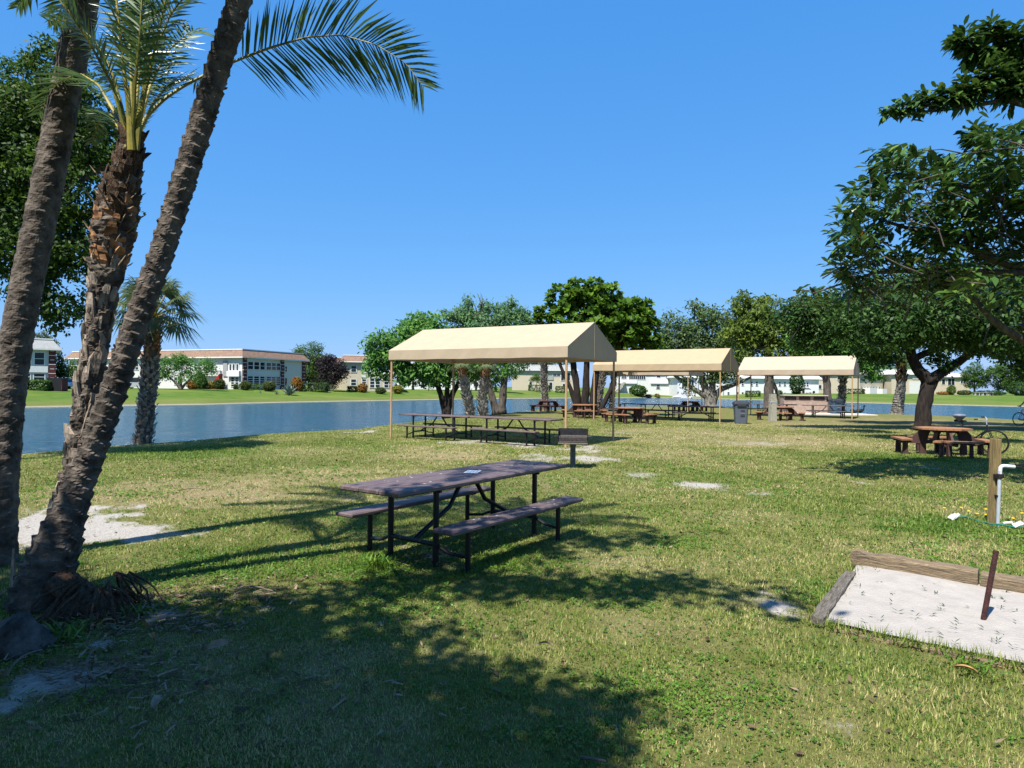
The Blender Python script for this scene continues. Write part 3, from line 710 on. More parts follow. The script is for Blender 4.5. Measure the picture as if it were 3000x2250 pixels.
def timber(label, p0, p1, w_, h_, z, m, jag=.012, segs=14):
    p0 = np.array(p0, float); p1 = np.array(p1, float); d = p1-p0; L = np.linalg.norm(d); d /= L; nrm = np.array([-d[1], d[0]])
    vs = []; fs = []; n = 8
    for i in range(segs+1):
        u = i/segs; c = p0+d*L*u
        for k, (a, zz_) in enumerate(((-.5, 0), (-.5, .85), (-.42, 1), (.0, 1), (.42, 1), (.5, .85), (.5, 0), (0, -.2))):
            j_ = rng.normal(0, jag, 2) if k not in (0, 6, 7) else (0, 0)
            q = c+nrm*(a*w_+j_[0]*.5); vs.append((q[0], q[1], z+zz_*h_+j_[1]*.6))
    for i in range(segs):
        for k in range(n): fs.append((i*n+k, i*n+(k+1) % n, (i+1)*n+(k+1) % n, (i+1)*n+k))
    fs += [tuple(range(n)), tuple(segs*n+k for k in range(n))[::-1]]
    vs = np.array(vs); c0 = np.array([p0[0], p0[1], 0]); ang = math.atan2(d[1], d[0])
    vs = vs-c0; vs = vs @ np.array(Matrix.Rotation(-ang, 3, 'Z')).T
    b = MB(); b.add(vs, fs); o = b.build('landscape_timber', m, loc=c0); o.rotation_euler = (0, 0, ang)
    return tag(o, label, 'timber', 'timbers edging the horseshoe pit')
dv = unit(PIT[3]-PIT[2])
timber('thick tan timber along the back of the sand pit, its grey top weathered', PIT[2]-dv*.05, PIT[2]+dv*.95, .14, .13, .03, MT['timber'])
timber('second tan cracked timber further right along the back of the sand pit', PIT[2]+dv*.97, PIT[2]+dv*3.6, .14, .12, .02, MT['timber'])
timber('low grey sunken timber at the left end of the sand pit', PIT[0], PIT[1]-.02, .09, .06, 0, MT['timber_grey'], .010)
dv2 = unit(PIT[4]-PIT[0])
timber('half buried timber along the front of the sand pit', PIT[0]+dv2*.12, PIT[0]+dv2*3.4, .08, .03, -.018, MT['timber'], .010, 24)
q = G(2881, 1826); b = MB(); b.tube([(-.03, -.05, -.25), (0, 0, 0), (.105, .02, .50)], .018, 10); o = b.build('iron_stake', MT['rust'], loc=(q[0], q[1], .03))
tag(o, 'leaning rusty iron stake standing in the sand pit', 'stake')
# sprouting weeds on the pit sand
Vs = []
for i in range(170):
    u, v = rng.random(), rng.random()**1.6; p = (1-u)*((1-v)*sq[0]+v*sq[1])+u*((1-v)*sq[3]+v*sq[2]); k = rng.integers(2, 6)
    if noise2(np.array(p[0]), np.array(p[1]), 2.2, 4) < .42: continue
    for _ in range(k):
        a = rng.uniform(0, 6.28); L = rng.uniform(.02, .06); d = np.array([math.cos(a), math.sin(a), .35]); w_ = np.array([-math.sin(a), math.cos(a), 0])*.004
        c = np.array([p[0], p[1], .04]); Vs.append([c-w_, c+d*L*.5-w_, c+d*L, c+d*L*.5+w_])
o = fast('pit_weeds', np.array(Vs), 4, rng.random(len(Vs))*.4, L_DARK); tag(o, 'tiny weeds sprouting through the pit sand', 'weeds', kind='stuff')

# ------------------------------------------------------------------ water spigot
sp = G(2916, 1538); t = thing('water_spigot', 'white pipe water tap strapped to a wooden post in the lawn', 'water tap', sp, .12)
b = MB(); b.box((0, .02, .52), (.088, .088, 1.16), ry=.03, bev=.004); b.build('wooden_post', MT['post_wood'], t)
b = MB(); b.tube([(-.028, -.065, -.05), (.0, -.06, .70)], .021, 12); b.build('riser_pipe', MT['grey_pvc'], t)
b = MB(); b.tube([(0, -.06, .60), (.004, -.06, .69), (.008, -.062, .735), (.02, -.066, .755), (.045, -.07, .762), (.18, -.085, .752)], .0225, 12); b.build('elbow_pipe', MT['pvc'], t)
b = MB(); b.tube([(-.001, -.06, .60), (.002, -.06, .66)], .031, 12); b.box((.0, -.045, .63), (.11, .05, .05)); b.build('clamp', MT['dark_rubber'], t)
b = MB(); b.box((-.012, -.045, .38), (.055, .055, .022)); b.build('strap', MT['dark_rubber'], t)
b = MB(); b.tube([(.18, -.085, .752), (.27, -.095, .745), (.30, -.10, .725)], .011, 8); b.tube([(.262, -.094, .735), (.262, -.094, .79)], .007, 6); b.box((.262, -.094, .79), (.05, .012, .010)); b.build('tap', MT['dark_rubber'], t)
b = MB(); hp = [G(2800, 1521), G(2830, 1522), G(2870, 1531), G(2900, 1540), G(2935, 1545), G(2975, 1548), G(3030, 1550), G(3100, 1556)]
hp = [np.array(p)+[0, 0, .022+.012*math.sin(i*2.1)] for i, p in enumerate(hp)]; b.tube(hp, .012, 8); o = b.build('garden_hose', MT['hose']); tag(o, 'thin green hose lying in the lush grass at the foot of the tap', 'hose')
def scrap(px, py, s, lab, a):
    q = G(px, py); vs = []; fs = []; n = 5
    for i in range(n):
        for j in range(n): vs.append((s*(i/(n-1)-.5)*1.3, s*(j/(n-1)-.5)*.6, .06*s/.12+.35*s*(noise3(np.array([i*.9+px, j*.9, 0.]), .7)-.2)))
    for i in range(n-1):
        for j in range(n-1): k = i*n+j; fs.append((k, k+n, k+n+1, k+1))
    b = MB(); b.add(vs, fs); o = b.build('paper_scrap', MT['scrap'], loc=q); o.rotation_euler = (.5, -.3, a); tag(o, lab, 'litter', 'white scraps in the grass by the tap')
scrap(2790, 1523, .12, 'crumpled white scrap at the left end of the green hose', .4)
scrap(2956, 1540, .08, 'small white scrap just right of the tap post', -.6); scrap(2980, 1546, .10, 'flat white scrap at the far right on the green hose', .1)
for i, (px, py) in enumerate(((2816, 1507), (2838, 1518), (2863, 1526), (2888, 1512), (2889, 1529), (2918, 1535), (2968, 1540), (2766, 1508), (2994, 1524))):
    q = G(px, py); t = thing('dandelion', 'yellow dandelion flower in the lush grass around the tap post', 'flower', q, i, 'dandelions around the tap')
    b = MB(); b.lathe([(.004, .085), (.022, .092), (.020, .10), (.006, .104)], 9); b.build('flower_head', MT['flower'], t)
    b = MB(); b.tube([(0, 0, 0), (0, 0, .088)], .003, 5); b.build('stem', MT['stem'], t)

# ------------------------------------------------------------------ bicycles
def make_bike(label, group, mf, loc, rz, bag=False):
    t = thing('bicycle', label, 'bicycle', loc, rz, group)      # x forward
    r = .33
    for nm, x in (('wheel', -.52), ('wheel', .52)):
        b = MB(); a = np.linspace(0, 2*np.pi, 33); b.tube([(x+r*.94*math.cos(q), 0, r+r*.94*math.sin(q)) for q in a], .008, 6, cap=False); wl = None
        for k in range(14): q = k*math.pi/7; b.tube([(x, 0, r), (x+r*.93*math.cos(q), 0, r+r*.93*math.sin(q))], .0022, 4, cap=False)
        b.tube([(x, -.04, r), (x, .04, r)], .022, 8); wl = b.build('wheel', MT['black_metal'], t)
        b = MB(); b.tube([(x+r*math.cos(q), 0, r+r*math.sin(q)) for q in a], .021, 8, cap=False); b.build('tyre', MT['black'], wl)
    b = MB(); bbk = (-.08, 0, .29); st = (-.22, 0, .78); hd = (.36, 0, .80); hd2 = (.39, 0, .68)
    for p0, p1, rr_ in ((bbk, st, .016), (st, hd, .016), (bbk, hd2, .019), (hd, hd2, .022)): b.tube([p0, p1], rr_, 8)
    for s in (-.05, .05):
        b.tube([bbk, (-.52, s, .33)], .010, 6); b.tube([(-.21, 0, .76), (-.52, s, .33)], .009, 6)
    b.build('frame', mf, t)
    b = MB(); [b.tube([(.395, 0, .68), (.40, s, .64), (.52, s, .33)], .012, 6) for s in (-.05, .05)]; b.build('fork', mf, t)
    b = MB(); b.tube([(.36, 0, .80), (.35, 0, .92)], .014, 8); b.tube([(.18, -.30, .97), (.26, -.27, .975), (.34, -.10, .93), (.35, 0, .92), (.34, .10, .93), (.26, .27, .975), (.18, .30, .97)], .012, 8); hb = b.build('handlebar', MT['silver'], t)
    b = MB(); [b.tube([(.15, s*.305, .97), (.24, s*.275, .975)], .018, 8) for s in (-1, 1)]; b.build('grip', MT['black'], hb)
    b = MB(); b.tube([(-.22, 0, .78), (-.245, 0, .88)], .013, 8); V_ = [(-.40, -.09, .91), (-.40, .09, .91), (-.28, .05, .90), (-.12, .018, .895), (-.12, -.018, .895), (-.28, -.05, .90)]
    b.add([*V_, *[(x, y, z-.045) for x, y, z in V_]], [(0, 5, 4, 3, 2, 1), (6, 7, 8, 9, 10, 11)]+[(i, (i+1) % 6, 6+(i+1) % 6, 6+i) for i in range(6)]); b.build('saddle', MT['black'], t)
    b = MB(); b.tube([(-.08, -.07, .29), (-.08, .07, .29)], .02, 8); b.lathe([(.09, -.003), (.09, .003)], 18)
    b.v[-1] = b.v[-1] @ np.array(Matrix.Rotation(math.pi/2, 3, 'X')).T+np.array([-.08, -.055, .29])
    for s in (-1, 1): b.tube([(-.08, s*.08, .29), (-.08+s*.12, s*.08, .29-s*.11)], .009, 6); b.box((-.08+s*.12, s*.13, .29-s*.11), (.09, .09, .02))
    b.build('crank', MT['black_metal'], t)
    return t
bk = make_bike('dark bicycle parked behind the worn picnic table at right', 'bicycles', MT['bike_black'], at(2850, 18.6), -1.05)
bk.location.x = X(2857, 18.5); bk.rotation_euler = (R(5), 0, -.9)
# saddle cover on the parked bicycle
mW = Matrix.Translation(bk.location) @ bk.rotation_euler.to_matrix().to_4x4(); c = mW @ Vector((-.29, 0, .98))
b = MB(); n = 16; prof = [(.02, -.17), (.035, -.12), (.07, -.07), (.12, -.02), (.165, .03), (.17, .06), (.12, .085), (.02, .09)]
b.lathe(prof, n); vv = b.v[0]; vv *= (1+.10*(np.array([noise3(p*1.0+50, 9.) for p in vv])-.5))[:, None]; b.v[0] = vv
o = b.build('plastic_bag', MT['bag_grey'], loc=c, smooth=True); tag(o, 'grey plastic bag tied over the saddle of the parked bicycle', 'bag')

cx_, cy_, cz_ = at(2985, 34.0); cbx = cx_+.52
cb = make_bike('magenta bicycle being ridden past the lake at the right edge', 'bicycles', MT['bike_pink'], (cbx, cy_, cz_), math.pi+.05)

def skin_body(name, joints, edges, mat_, parent, sub=2):
    me = bpy.data.meshes.new(name); me.from_pydata([j[0] for j in joints], edges, []); me.update()
    o = bpy.data.objects.new(name, me); COL.objects.link(o); o.parent = parent
    sk = o.modifiers.new('Skin', 'SKIN'); lay = me.skin_vertices[0].data if me.skin_vertices else None
    if lay is None:
        bpy.context.view_layer.objects.active = o; lay = me.skin_vertices[0].data
    for i, j in enumerate(joints): lay[i].radius = (j[1], j[1]*(j[2] if len(j) > 2 else 1)); lay[i].use_root = i == 0
    su = o.modifiers.new('Subdivision', 'SUBSURF'); su.levels = sub; su.render_levels = sub
    me.materials.append(mat_); return o
# the rider (faces -x)
pr = thing('person', 'cyclist in white shirt with dark shorts riding at the right edge', 'person', (cbx, cy_, cz_), 0)
J = [((.27, 0, .98), .13), ((.20, 0, 1.15), .125), ((.06, 0, 1.38), .135), ((.02, 0, 1.50), .055), ((-.02, 0, 1.58), .05), ((-.05, 0, 1.66), .095, .8), ((-.06, 0, 1.76), .085, .85)]
Ed = [(i, i+1) for i in range(6)]
for s in (-1, 1):
    k = len(J)
    J += [((.05, s*.17, 1.40), .06), ((-.08, s*.23, 1.17), .042), ((-.24, s*.26, 1.00), .030), ((-.29, s*.265, .985), .032)]; Ed += [(2, k), (k, k+1), (k+1, k+2), (k+2, k+3)]
    for f in range(4):
        m = len(J); yy = s*.265+(f-1.5)*.02; J += [((-.335, yy, 1.0), .010), ((-.365, yy, .985), .009), ((-.36, yy, .96), .008)]; Ed += [(k+3, m), (m, m+1), (m+1, m+2)]
    m = len(J); J += [((-.30, s*.235, .96), .011), ((-.33, s*.23, .95), .009)]; Ed += [(k+3, m), (m, m+1)]
    k = len(J); up_ = s > 0
    kn = (-.12, s*.12, .80 if up_ else .58); an = (.02, s*.12, .42 if up_ else .22)
    J += [((.25, s*.10, .93), .095), (kn, .06), (an, .04), ((an[0]-.14, s*.13, an[2]-.05), .035)]; Ed += [(0, k), (k, k+1), (k+1, k+2), (k+2, k+3)]
skin_body('body', J, Ed, MT['skin'], pr)
J = [((.25, 0, 1.0), .145), ((.19, 0, 1.16), .15), ((.06, 0, 1.38), .158), ((.025, 0, 1.47), .075)]; Ed = [(0, 1), (1, 2), (2, 3)]
for s in (-1, 1): k = len(J); J += [((.05, s*.17, 1.40), .085), ((-.055, s*.22, 1.22), .066)]; Ed += [(2, k), (k, k+1)]
skin_body('shirt', J, Ed, MT['shirt'], pr)
J = [((.28, 0, .97), .15)]; Ed = []
for s in (-1, 1): k = len(J); kn = (-.03, s*.118, .84 if s > 0 else .67); J += [((.24, s*.10, .93), .115), (kn, .088)]; Ed += [(0, k), (k, k+1)]
skin_body('shorts', J, Ed, MT['shorts'], pr)
skin_body('hair', [((-.03, 0, 1.74), .098), ((-.01, 0, 1.80), .085)], [(0, 1)], MT['hair'], pr)
for s in (-1, 1):
    an = (.02, s*.12, .42 if s > 0 else .22); b = MB(); b.tube([(an[0]-.005, an[1], an[2]+.14), an], [.052, .05], 10); b.tube([(an[0]+.06, an[1], an[2]-.06), (an[0]-.05, s*.125, an[2]-.06), (an[0]-.20, s*.13, an[2]-.07)], [.045, .05, .035], 10); b.build('shoe', MT['white'], pr)

# ------------------------------------------------------------------ ducks
def duck(label, px, D, rz, m, up_):
    t = at(px, D); b = MB()
    if up_: pth = [(-.42, 0, .24), (-.30, 0, .24), (-.12, 0, .22), (.08, 0, .23), (.20, 0, .28), (.26, 0, .38), (.28, 0, .50), (.29, 0, .58), (.34, 0, .60), (.42, 0, .59)]; rd = [.015, .06, .12, .125, .09, .05, .035, .052, .045, .014]
    else: pth = [(-.38, 0, .20), (-.26, 0, .20), (-.10, 0, .18), (.08, 0, .19), (.16, 0, .25), (.14, 0, .32), (.06, 0, .33), (-.04, 0, .31)]; rd = [.015, .06, .12, .12, .07, .05, .045, .015]
    b.tube(pth, rd, 12)
    for s in (-1, 1): b.tube([(0, s*.05, .12), (0, s*.05, 0), (.06, s*.05, 0)], .012, 5)
    o = b.build('duck', m, loc=t, smooth=True); o.rotation_euler = (0, 0, rz); tag(o, label, 'duck', 'ducks at the water edge')
duck('dark duck with raised neck standing at the water by the canopy post', 2521, 48.5, .1, MT['duck_dark'], True)
duck('pied white and dark duck resting at the water edge', 2501, 48.8, 2.7, MT['duck_pied'], False)
q = G(1982, 1166, -.7); b = MB(); b.tube([(-1.1, 0, .12), (-.8, 0, .25), (0, 0, .32), (.8, 0, .28), (1.15, 0, .16)], [.05, .30, .36, .34, .08], 10, flat=.6); o = b.build('float', MT['white'], loc=q); tag(o, 'small white float lying on the far waterline', 'float')

# ------------------------------------------------------------------ foliage
DM = 2.6
def sph(n): return unit(rng.normal(0, 1, (n, 3)))
def leaf_cloud(cl, k, crad, L, W, upw=.5, cen=None, droop=0.0, outw=.5):
    """k leaves round each clump centre; returns (N,4,3) and tint"""
    n = len(cl)*k
    c = np.repeat(cl, k, 0)+rng.normal(0, 1, (n, 3))*np.array([1, 1, .7])*np.repeat(crad, k)[:, None]*.55
    out = unit(c-cen) if cen is not None else 0
    nn = unit(np.array([0, 0, 1.])*upw+out*outw+rng.normal(0, .55, (n, 3)))
    a = unit(np.cross(nn, rng.normal(0, 1, (n, 3)))); a[:, 2] -= droop; a = unit(a); b_ = unit(np.cross(nn, a))
    ln = L*(.6+.8*rng.random(n))[:, None]; wd = W*(.6+.8*rng.random(n))[:, None]
    ct = np.repeat(rng.normal(0, .16, len(cl)), k)
    V = np.stack([c-a*ln*.5, c+b_*wd*.5-nn*wd*.1, c+a*ln*.5-np.array([0, 0, 1])*ln*.12, c-b_*wd*.5-nn*wd*.1], 1)
    return V, np.clip(.42+ct+rng.normal(0, .17, n), 0, 1)
def clumps(lobes, dens, shell=.5, gap=.36, gs=.9):
    out = []; cen = []
    for c, r in lobes:
        c = np.asarray(c, float); n = max(6, int(dens*r*r*DM)); d = sph(n); rad = r*(shell+(1-shell)*rng.random(n)**.6)
        rad *= .80+.40*noise3(c+d*r, 1.6/max(r, .6))
        p = c+d*rad[:, None]*np.array([1, 1, .9]); keep = noise3(p, gs) > gap*(.5+rng.random(n)*.6)
        out.append(p[keep]); cen.append(np.repeat(c[None], keep.sum(), 0))
    return np.concatenate(out), np.concatenate(cen)
def curve(p0, p1, bend=.15, n=8, lift=0.0):
    p0 = np.asarray(p0, float); p1 = np.asarray(p1, float); L = np.linalg.norm(p1-p0); off = rng.normal(0, bend*L*.5, 3); off[2] = abs(off[2])*.5+lift*L
    t = np.linspace(0, 1, n)[:, None]; w_ = (1-t)*p0+t*p1+np.sin(np.pi*t)*off; w_ += rng.normal(0, .012*L, (n, 3))*np.sin(np.pi*t); w_[0] = p0; w_[-1] = p1; return w_
def lumpy(k=.12, s=2.0):
    o = rng.random(3)*30
    def fn(S, T): 
        q = np.stack([np.cos(T)*.8+0*S+o[0], np.sin(T)*.8+0*S+o[1], S*s+0*T+o[2]], -1); return 1+k*2*(noise3(q, 1.3)-.5)+k*.8*(noise3(q, 4.)-.5)
    return fn
def tree(name, label, trunks, lobes, lm, bark, L=.14, W=.07, dens=26, k=16, crad=.30, limbs=None, cat='tree', group=None, upw=.5, droop=.2, gap=.36, shell=.45, gs=.9, twigs=0, r0=None, outw=.5):
    """trunks: list of (path, radii); limbs grow from trunk tops to the lobes"""
    base = trunks[0][0][0]; t = thing(name, label, cat, base, 0, group)
    b = MB(); tops = []
    for path, rad in trunks:
        path = np.asarray(path, float); n = max(12, len(path)*5); u = np.linspace(0, 1, len(path)); uu = np.linspace(0, 1, n)
        pp = np.stack([np.interp(uu, u, path[:, i]) for i in range(3)], -1)
        for _ in range(2): pp[1:-1] = (pp[:-2]+pp[1:-1]*2+pp[2:])/4
        rr_ = np.interp(uu, u, rad); rr_[0] *= 1.35; rr_[1] *= 1.12
        b.tube(pp, rr_, 12, fn=lumpy(.14)); tops.append((pp[-1], rr_[-1], pp))
    for i, (c, r) in enumerate(lobes):
        if limbs is not None and i >= limbs: break
        c = np.asarray(c, float); tp = min(tops, key=lambda q: np.linalg.norm(q[0]-c)); st = tp[0]
        pth = curve(st, c+(c-st)*.10, .18, 9, .04); b.tube(pth, np.linspace(max(.03, tp[1]*.62), .02, 9), 7, fn=lumpy(.1))
        for _ in range(4+twigs):
            j = rng.integers(3, 8); e = c+sph(1)[0]*r*.85; b.tube(curve(pth[j], e, .2, 6), np.linspace(.035, .008, 6)*(1 if r < 3 else 1.5), 5, cap=False)
    b.build('trunk', m_(bark), t, world=True, smooth=True)
    cl, cen = clumps(lobes, dens, shell, gap, gs)
    V, tn_ = leaf_cloud(cl, k, np.full(len(cl), crad), L, W, upw, np.repeat(cen, k, 0), droop, outw)
    fast('crown', V, 4, tn_, lm, t)
    return t
def PL(L_, D, dd=0): return [(P(px, py, D+(d[0] if d else 0)), r*(D+(d[0] if d else 0))/F) for px, py, r, *d in L_]
def TP(L_, D): return np.array([P(px, py, D+(d[0] if d else 0)) for px, py, *d in L_])

# big tree at left, behind the palms
D = 15.0
tree('shade_tree', 'large dense green tree at far left behind the three leaning palms',
     [(np.concatenate([[[X(20, D), D, -.1]], TP([(30, 1150), (45, 900), (75, 700)], D)]), [.20, .17, .15, .12])],
     PL([(70, 250, 95, 1), (180, 190, 85), (20, 330, 110), (130, 360, 130, 1), (240, 330, 90), (250, 430, 95), (60, 510, 140), (190, 560, 135), (300, 470, 42), (60, 690, 150), (200, 720, 120), (320, 720, 40), (370, 605, 26), (120, 850, 95), (215, 890, 55), (175, 945, 38), (270, 830, 45), (290, 945, 24), (-120, 400, 150), (-130, 650, 160), (60, 600, 140, 2.5), (180, 420, 140, 2.5)], D),
     L_FICUS, 'bark', L=.105, W=.062, dens=80, k=20, crad=.20, gap=.28, limbs=14, gs=1.6)
# multi-stemmed tree left of the first canopy
D = 38.0; g0 = at(1310, D)
tree('shade_tree', 'green tree with three stems forking low behind the nearest canopy',
     [([g0, P(1290, 1150, D), P(1268, 1090, D), P(1240, 1050, D)], [.21, .15, .13, .09]), ([g0, P(1308, 1150, D), P(1318, 1090, D), P(1310, 1040, D)], [.20, .14, .12, .08]), ([g0, P(1325, 1150, D), P(1355, 1110, D), P(1420, 1050, D)], [.20, .15, .13, .08])],
     PL([(1110, 1010, 42), (1140, 1060, 48), (1175, 1000, 55), (1210, 1050, 60), (1245, 1000, 60, 1), (1235, 955, 45, 2), (1205, 960, 36, 2), (1265, 960, 40, 2), (1290, 1080, 62), (1330, 1030, 62), (1370, 1080, 50), (1415, 1050, 55), (1100, 1050, 30), (1090, 1085, 22), (1120, 1095, 20), (1190, 1100, 34), (1250, 1105, 35), (1450, 1090, 40)], D),
     L_MID, 'bark_dark', L=.26, W=.12, dens=26, k=15, crad=.36, gap=.33)
# feathery tree, twin stems
D = 41.0; g0 = at(1456, D)
tree('shade_tree', 'feathery pale green tree with two slender stems behind the nearest canopy',
     [([g0, P(1436, 1140, D), P(1420, 1080, D), P(1400, 1000, D)], [.24, .19, .16, .12]), ([at(1470, D), P(1476, 1130, D), P(1482, 1060, D), P(1470, 990, D)], [.26, .22, .18, .12])],
     PL([(1350, 925, 34), (1395, 910, 40), (1440, 930, 50), (1395, 960, 60), (1480, 925, 44), (1520, 940, 42), (1550, 965, 36), (1460, 985, 60), (1530, 1000, 50), (1330, 990, 40), (1372, 880, 17), (1398, 872, 20), (1420, 892, 18), (1310, 925, 13), (1296, 918, 10), (1322, 935, 13), (1497, 880, 9), (1503, 890, 6), (1540, 915, 17), (1440, 1040, 50), (1510, 1060, 40)], D),
     L_BLUE, 'bark', L=.22, W=.09, dens=30, k=16, crad=.34, gap=.34)
# big leaved tree with rosettes
def rosettes(cl, cen, nl, L, W, jit=.5, upb=.55):
    n = len(cl); ax = unit(unit(cl-cen)*.6+np.array([0, 0, 1.])*upb+rng.normal(0, .25, (n, 3)))
    u = unit(np.cross(ax, rng.normal(0, 1, (n, 3)))); v = np.cross(ax, u); Vs = []; T = []
    ct = rng.normal(0, .16, n)
    for i in range(nl):
        a = 2*np.pi*i/nl*1.618+rng.normal(0, .25, n); el = .15+.9*(i/nl)
        d = unit((u*np.cos(a)[:, None]+v*np.sin(a)[:, None])*math.cos(el)+ax*math.sin(el)); s = unit(np.cross(d, ax)); ln = (L*(.7+.5*rng.random(n)))[:, None]; wv = W*ln/L
        dn_ = -.10*ln*np.array([0, 0, 1]); b0 = cl-ax*(.05*L)
        Vs.append(np.stack([b0, b0+d*ln*.55+s*wv*.5, b0+d*ln+dn_, b0+d*ln*.55-s*wv*.5], 1)); T.append(np.clip(.40+ct+.22*(i/nl)+rng.normal(0, .13, n), 0, 1))
    return np.concatenate(Vs), np.concatenate(T)
D = 40.0; t = thing('broadleaf_tree', 'big leaved tree with bright green rosettes and clustered dark trunks in the middle', 'tree', at(1712, D))
b = MB()
for x0, x1, x2, rr_ in ((1692, 1690, 1670, .24), (1712, 1716, 1720, .25), (1735, 1740, 1760, .23), (1700, 1672, 1610, .14), (1752, 1790, 1830, .15)):
    pp = np.array([at(x0, D), P(x1, 1140, D), P((x1+x2)/2, 1070, D), P(x2, 980, D)]); pp[0][2] -= .1
    uu = np.linspace(0, 1, 16); pp = np.stack([np.interp(uu, np.linspace(0, 1, 4), pp[:, i]) for i in range(3)], -1); b.tube(pp, np.linspace(rr_*1.15, rr_*.5, 16), 12, fn=lumpy(.2))
lob = PL([(1740, 850, 34), (1690, 850, 38), (1640, 880, 46), (1600, 925, 34), (1700, 900, 60), (1780, 870, 46), (1820, 900, 50), (1870, 920, 44), (1760, 930, 70), (1850, 960, 60), (1905, 950, 26), (1650, 950, 60), (1890, 990, 40), (1830, 1000, 60), (1740, 990, 60), (1915, 1010, 22), (1620, 985, 36), (1900, 900, 20), (1720, 940, 70, 1.5), (1800, 950, 80, 1.5)], D)
for c, r in lob:
    b.tube(curve(P(1725, 1000, D), c, .15, 8), np.linspace(.14, .02, 8), 6)
b.build('trunk', m_('bark_dark'), t, world=True, smooth=True)
cl, cen = clumps(lob, 24, .62, .34, .8); V, tn_ = rosettes(cl, cen, 9, .37, .23); fast('crown', V, 4, tn_, L_BIG, t)
# pale branching tree at the far shore of the lawn
D = 61.0; g0 = at(2082, D)
def br(L_, D_): return TP(L_, D_)
tree('shade_tree', 'wide airy tree with pale forking limbs behind the middle canopy',
     [(np.vstack([[g0], br([(2080, 1165), (2050, 1150), (2010, 1125), (1975, 1100)], D)]), [.5, .42, .22, .18, .12]),
      (np.vstack([[g0], br([(2075, 1160), (2062, 1120), (2050, 1085), (2020, 1050)], D)]), [.48, .40, .28, .24, .15]),
      (np.vstack([[g0], br([(2083, 1160), (2088, 1120), (2086, 1080), (2080, 1030)], D)]), [.48, .42, .28, .24, .15]),
      (np.vstack([[g0], br([(2092, 1165), (2110, 1140), (2150, 1128), (2200, 1105)], D)]), [.48, .34, .24, .18, .1])],
     PL([(1965, 935, 30), (2000, 960, 34), (2050, 905, 20), (2060, 930, 30), (2095, 915, 16), (2100, 940, 32), (2140, 935, 26), (1990, 1000, 40), (2040, 985, 40), (2090, 990, 44), (2140, 980, 40), (1950, 1000, 26), (1945, 970, 20), (2030, 895, 12), (2170, 960, 30), (2000, 1060, 40), (2120, 1080, 46), (2060, 1100, 26), (2100, 1105, 24), (2010, 1110, 22), (2013, 1150, 14), (1970, 1040, 40), (2050, 1040, 50), (2150, 1030, 46), (2190, 1000, 36), (1930, 1040, 26), (1985, 1085, 24)], D),
     L_AIRY, 'bark_pale', L=.30, W=.14, dens=16, k=16, crad=.6, gap=.33, gs=.6)
# olive tree with buttressed trunk
D = 55.0; g0 = at(2253, D)
tree('shade_tree', 'olive green tree with a broad ridged trunk behind the rightmost canopy',
     [([g0, P(2252, 1140, D), P(2256, 1080, D), P(2250, 1020, D)], [.46, .37, .34, .24]), ([at(2290, D), P(2282, 1165, D), P(2266, 1120, D)], [.16, .16, .14])],
     PL([(2165, 895, 26), (2190, 930, 40), (2230, 915, 44), (2270, 930, 44), (2310, 930, 40), (2170, 970, 44), (2220, 970, 52), (2280, 980, 54), (2340, 970, 40), (2190, 1020, 40), (2250, 1030, 48), (2310, 1030, 44), (2200, 880, 14), (2176, 865, 9), (2240, 880, 16), (2340, 1020, 36), (2130, 990, 22), (2280, 890, 22)], D),
     L_YEL, 'bark', L=.34, W=.14, dens=19, k=16, crad=.5, gap=.37, gs=.6, droop=.5)
# dense green tree behind third canopy
D = 48.0; g0 = at(2430, D)
tree('shade_tree', 'dense bright green tree with leaning grey trunk right of the rightmost canopy roof',
     [([g0, P(2424, 1150, D), P(2420, 1100, D), P(2425, 1020, D)], [.32, .26, .24, .18])],
     PL([(2370, 940, 44), (2420, 920, 50), (2470, 930, 46), (2360, 1000, 50), (2420, 990, 60), (2480, 1000, 60), (2530, 1010, 44), (2540, 1050, 36), (2500, 1060, 40), (2330, 950, 30), (2450, 1060, 36), (2560, 1090, 24), (2390, 1050, 40)], D),
     L_MID, 'bark', L=.28, W=.15, dens=22, k=16, crad=.45, gap=.32, gs=.7)
# the big dark tree at right
D = 28.5; g0 = at(2700, D)
tree('shade_tree', 'big dark spreading tree with a thick bent trunk above the worn picnic table',
     [(np.vstack([[g0], TP([(2704, 1240), (2708, 1180), (2722, 1125), (2722, 1100)], D)]), [.36, .30, .29, .30, .27]),
      (TP([(2722, 1115), (2690, 1085), (2672, 1050), (2665, 1010), (2640, 970)], D), [.26, .23, .20, .17, .12]),
      (TP([(2728, 1112), (2768, 1085), (2810, 1060), (2850, 1030, -1), (2880, 1000, -1.5)], D), [.25, .20, .17, .14, .10]),
      (TP([(2670, 1055), (2720, 1030), (2790, 1010), (2860, 1000)], D), [.16, .13, .12, .08])],
     PL([(2330, 930, 55), (2400, 920, 75), (2380, 985, 55), (2480, 935, 66), (2560, 920, 90), (2560, 1000, 70), (2640, 900, 100), (2650, 985, 50), (2740, 900, 110), (2740, 980, 60), (2840, 900, 120), (2860, 985, 70), (2950, 920, 120), (2960, 1010, 60), (3010, 1060, 46), (2600, 1050, 30, 1), (2740, 860, 80), (2900, 850, 100), (2755, 1060, 24), (2770, 1080, 16), (3080, 930, 130), (3060, 1040, 60), (2520, 940, 90, -3), (2620, 940, 100, -6), (2780, 930, 120, -6), (2940, 950, 110, -7), (2560, 900, 110, 4), (2750, 880, 120, 4), (2930, 900, 120, 4)], D),
     L_DARK, 'bark_dark', L=.15, W=.085, dens=52, k=22, crad=.34, gap=.22, limbs=18, gs=.8)
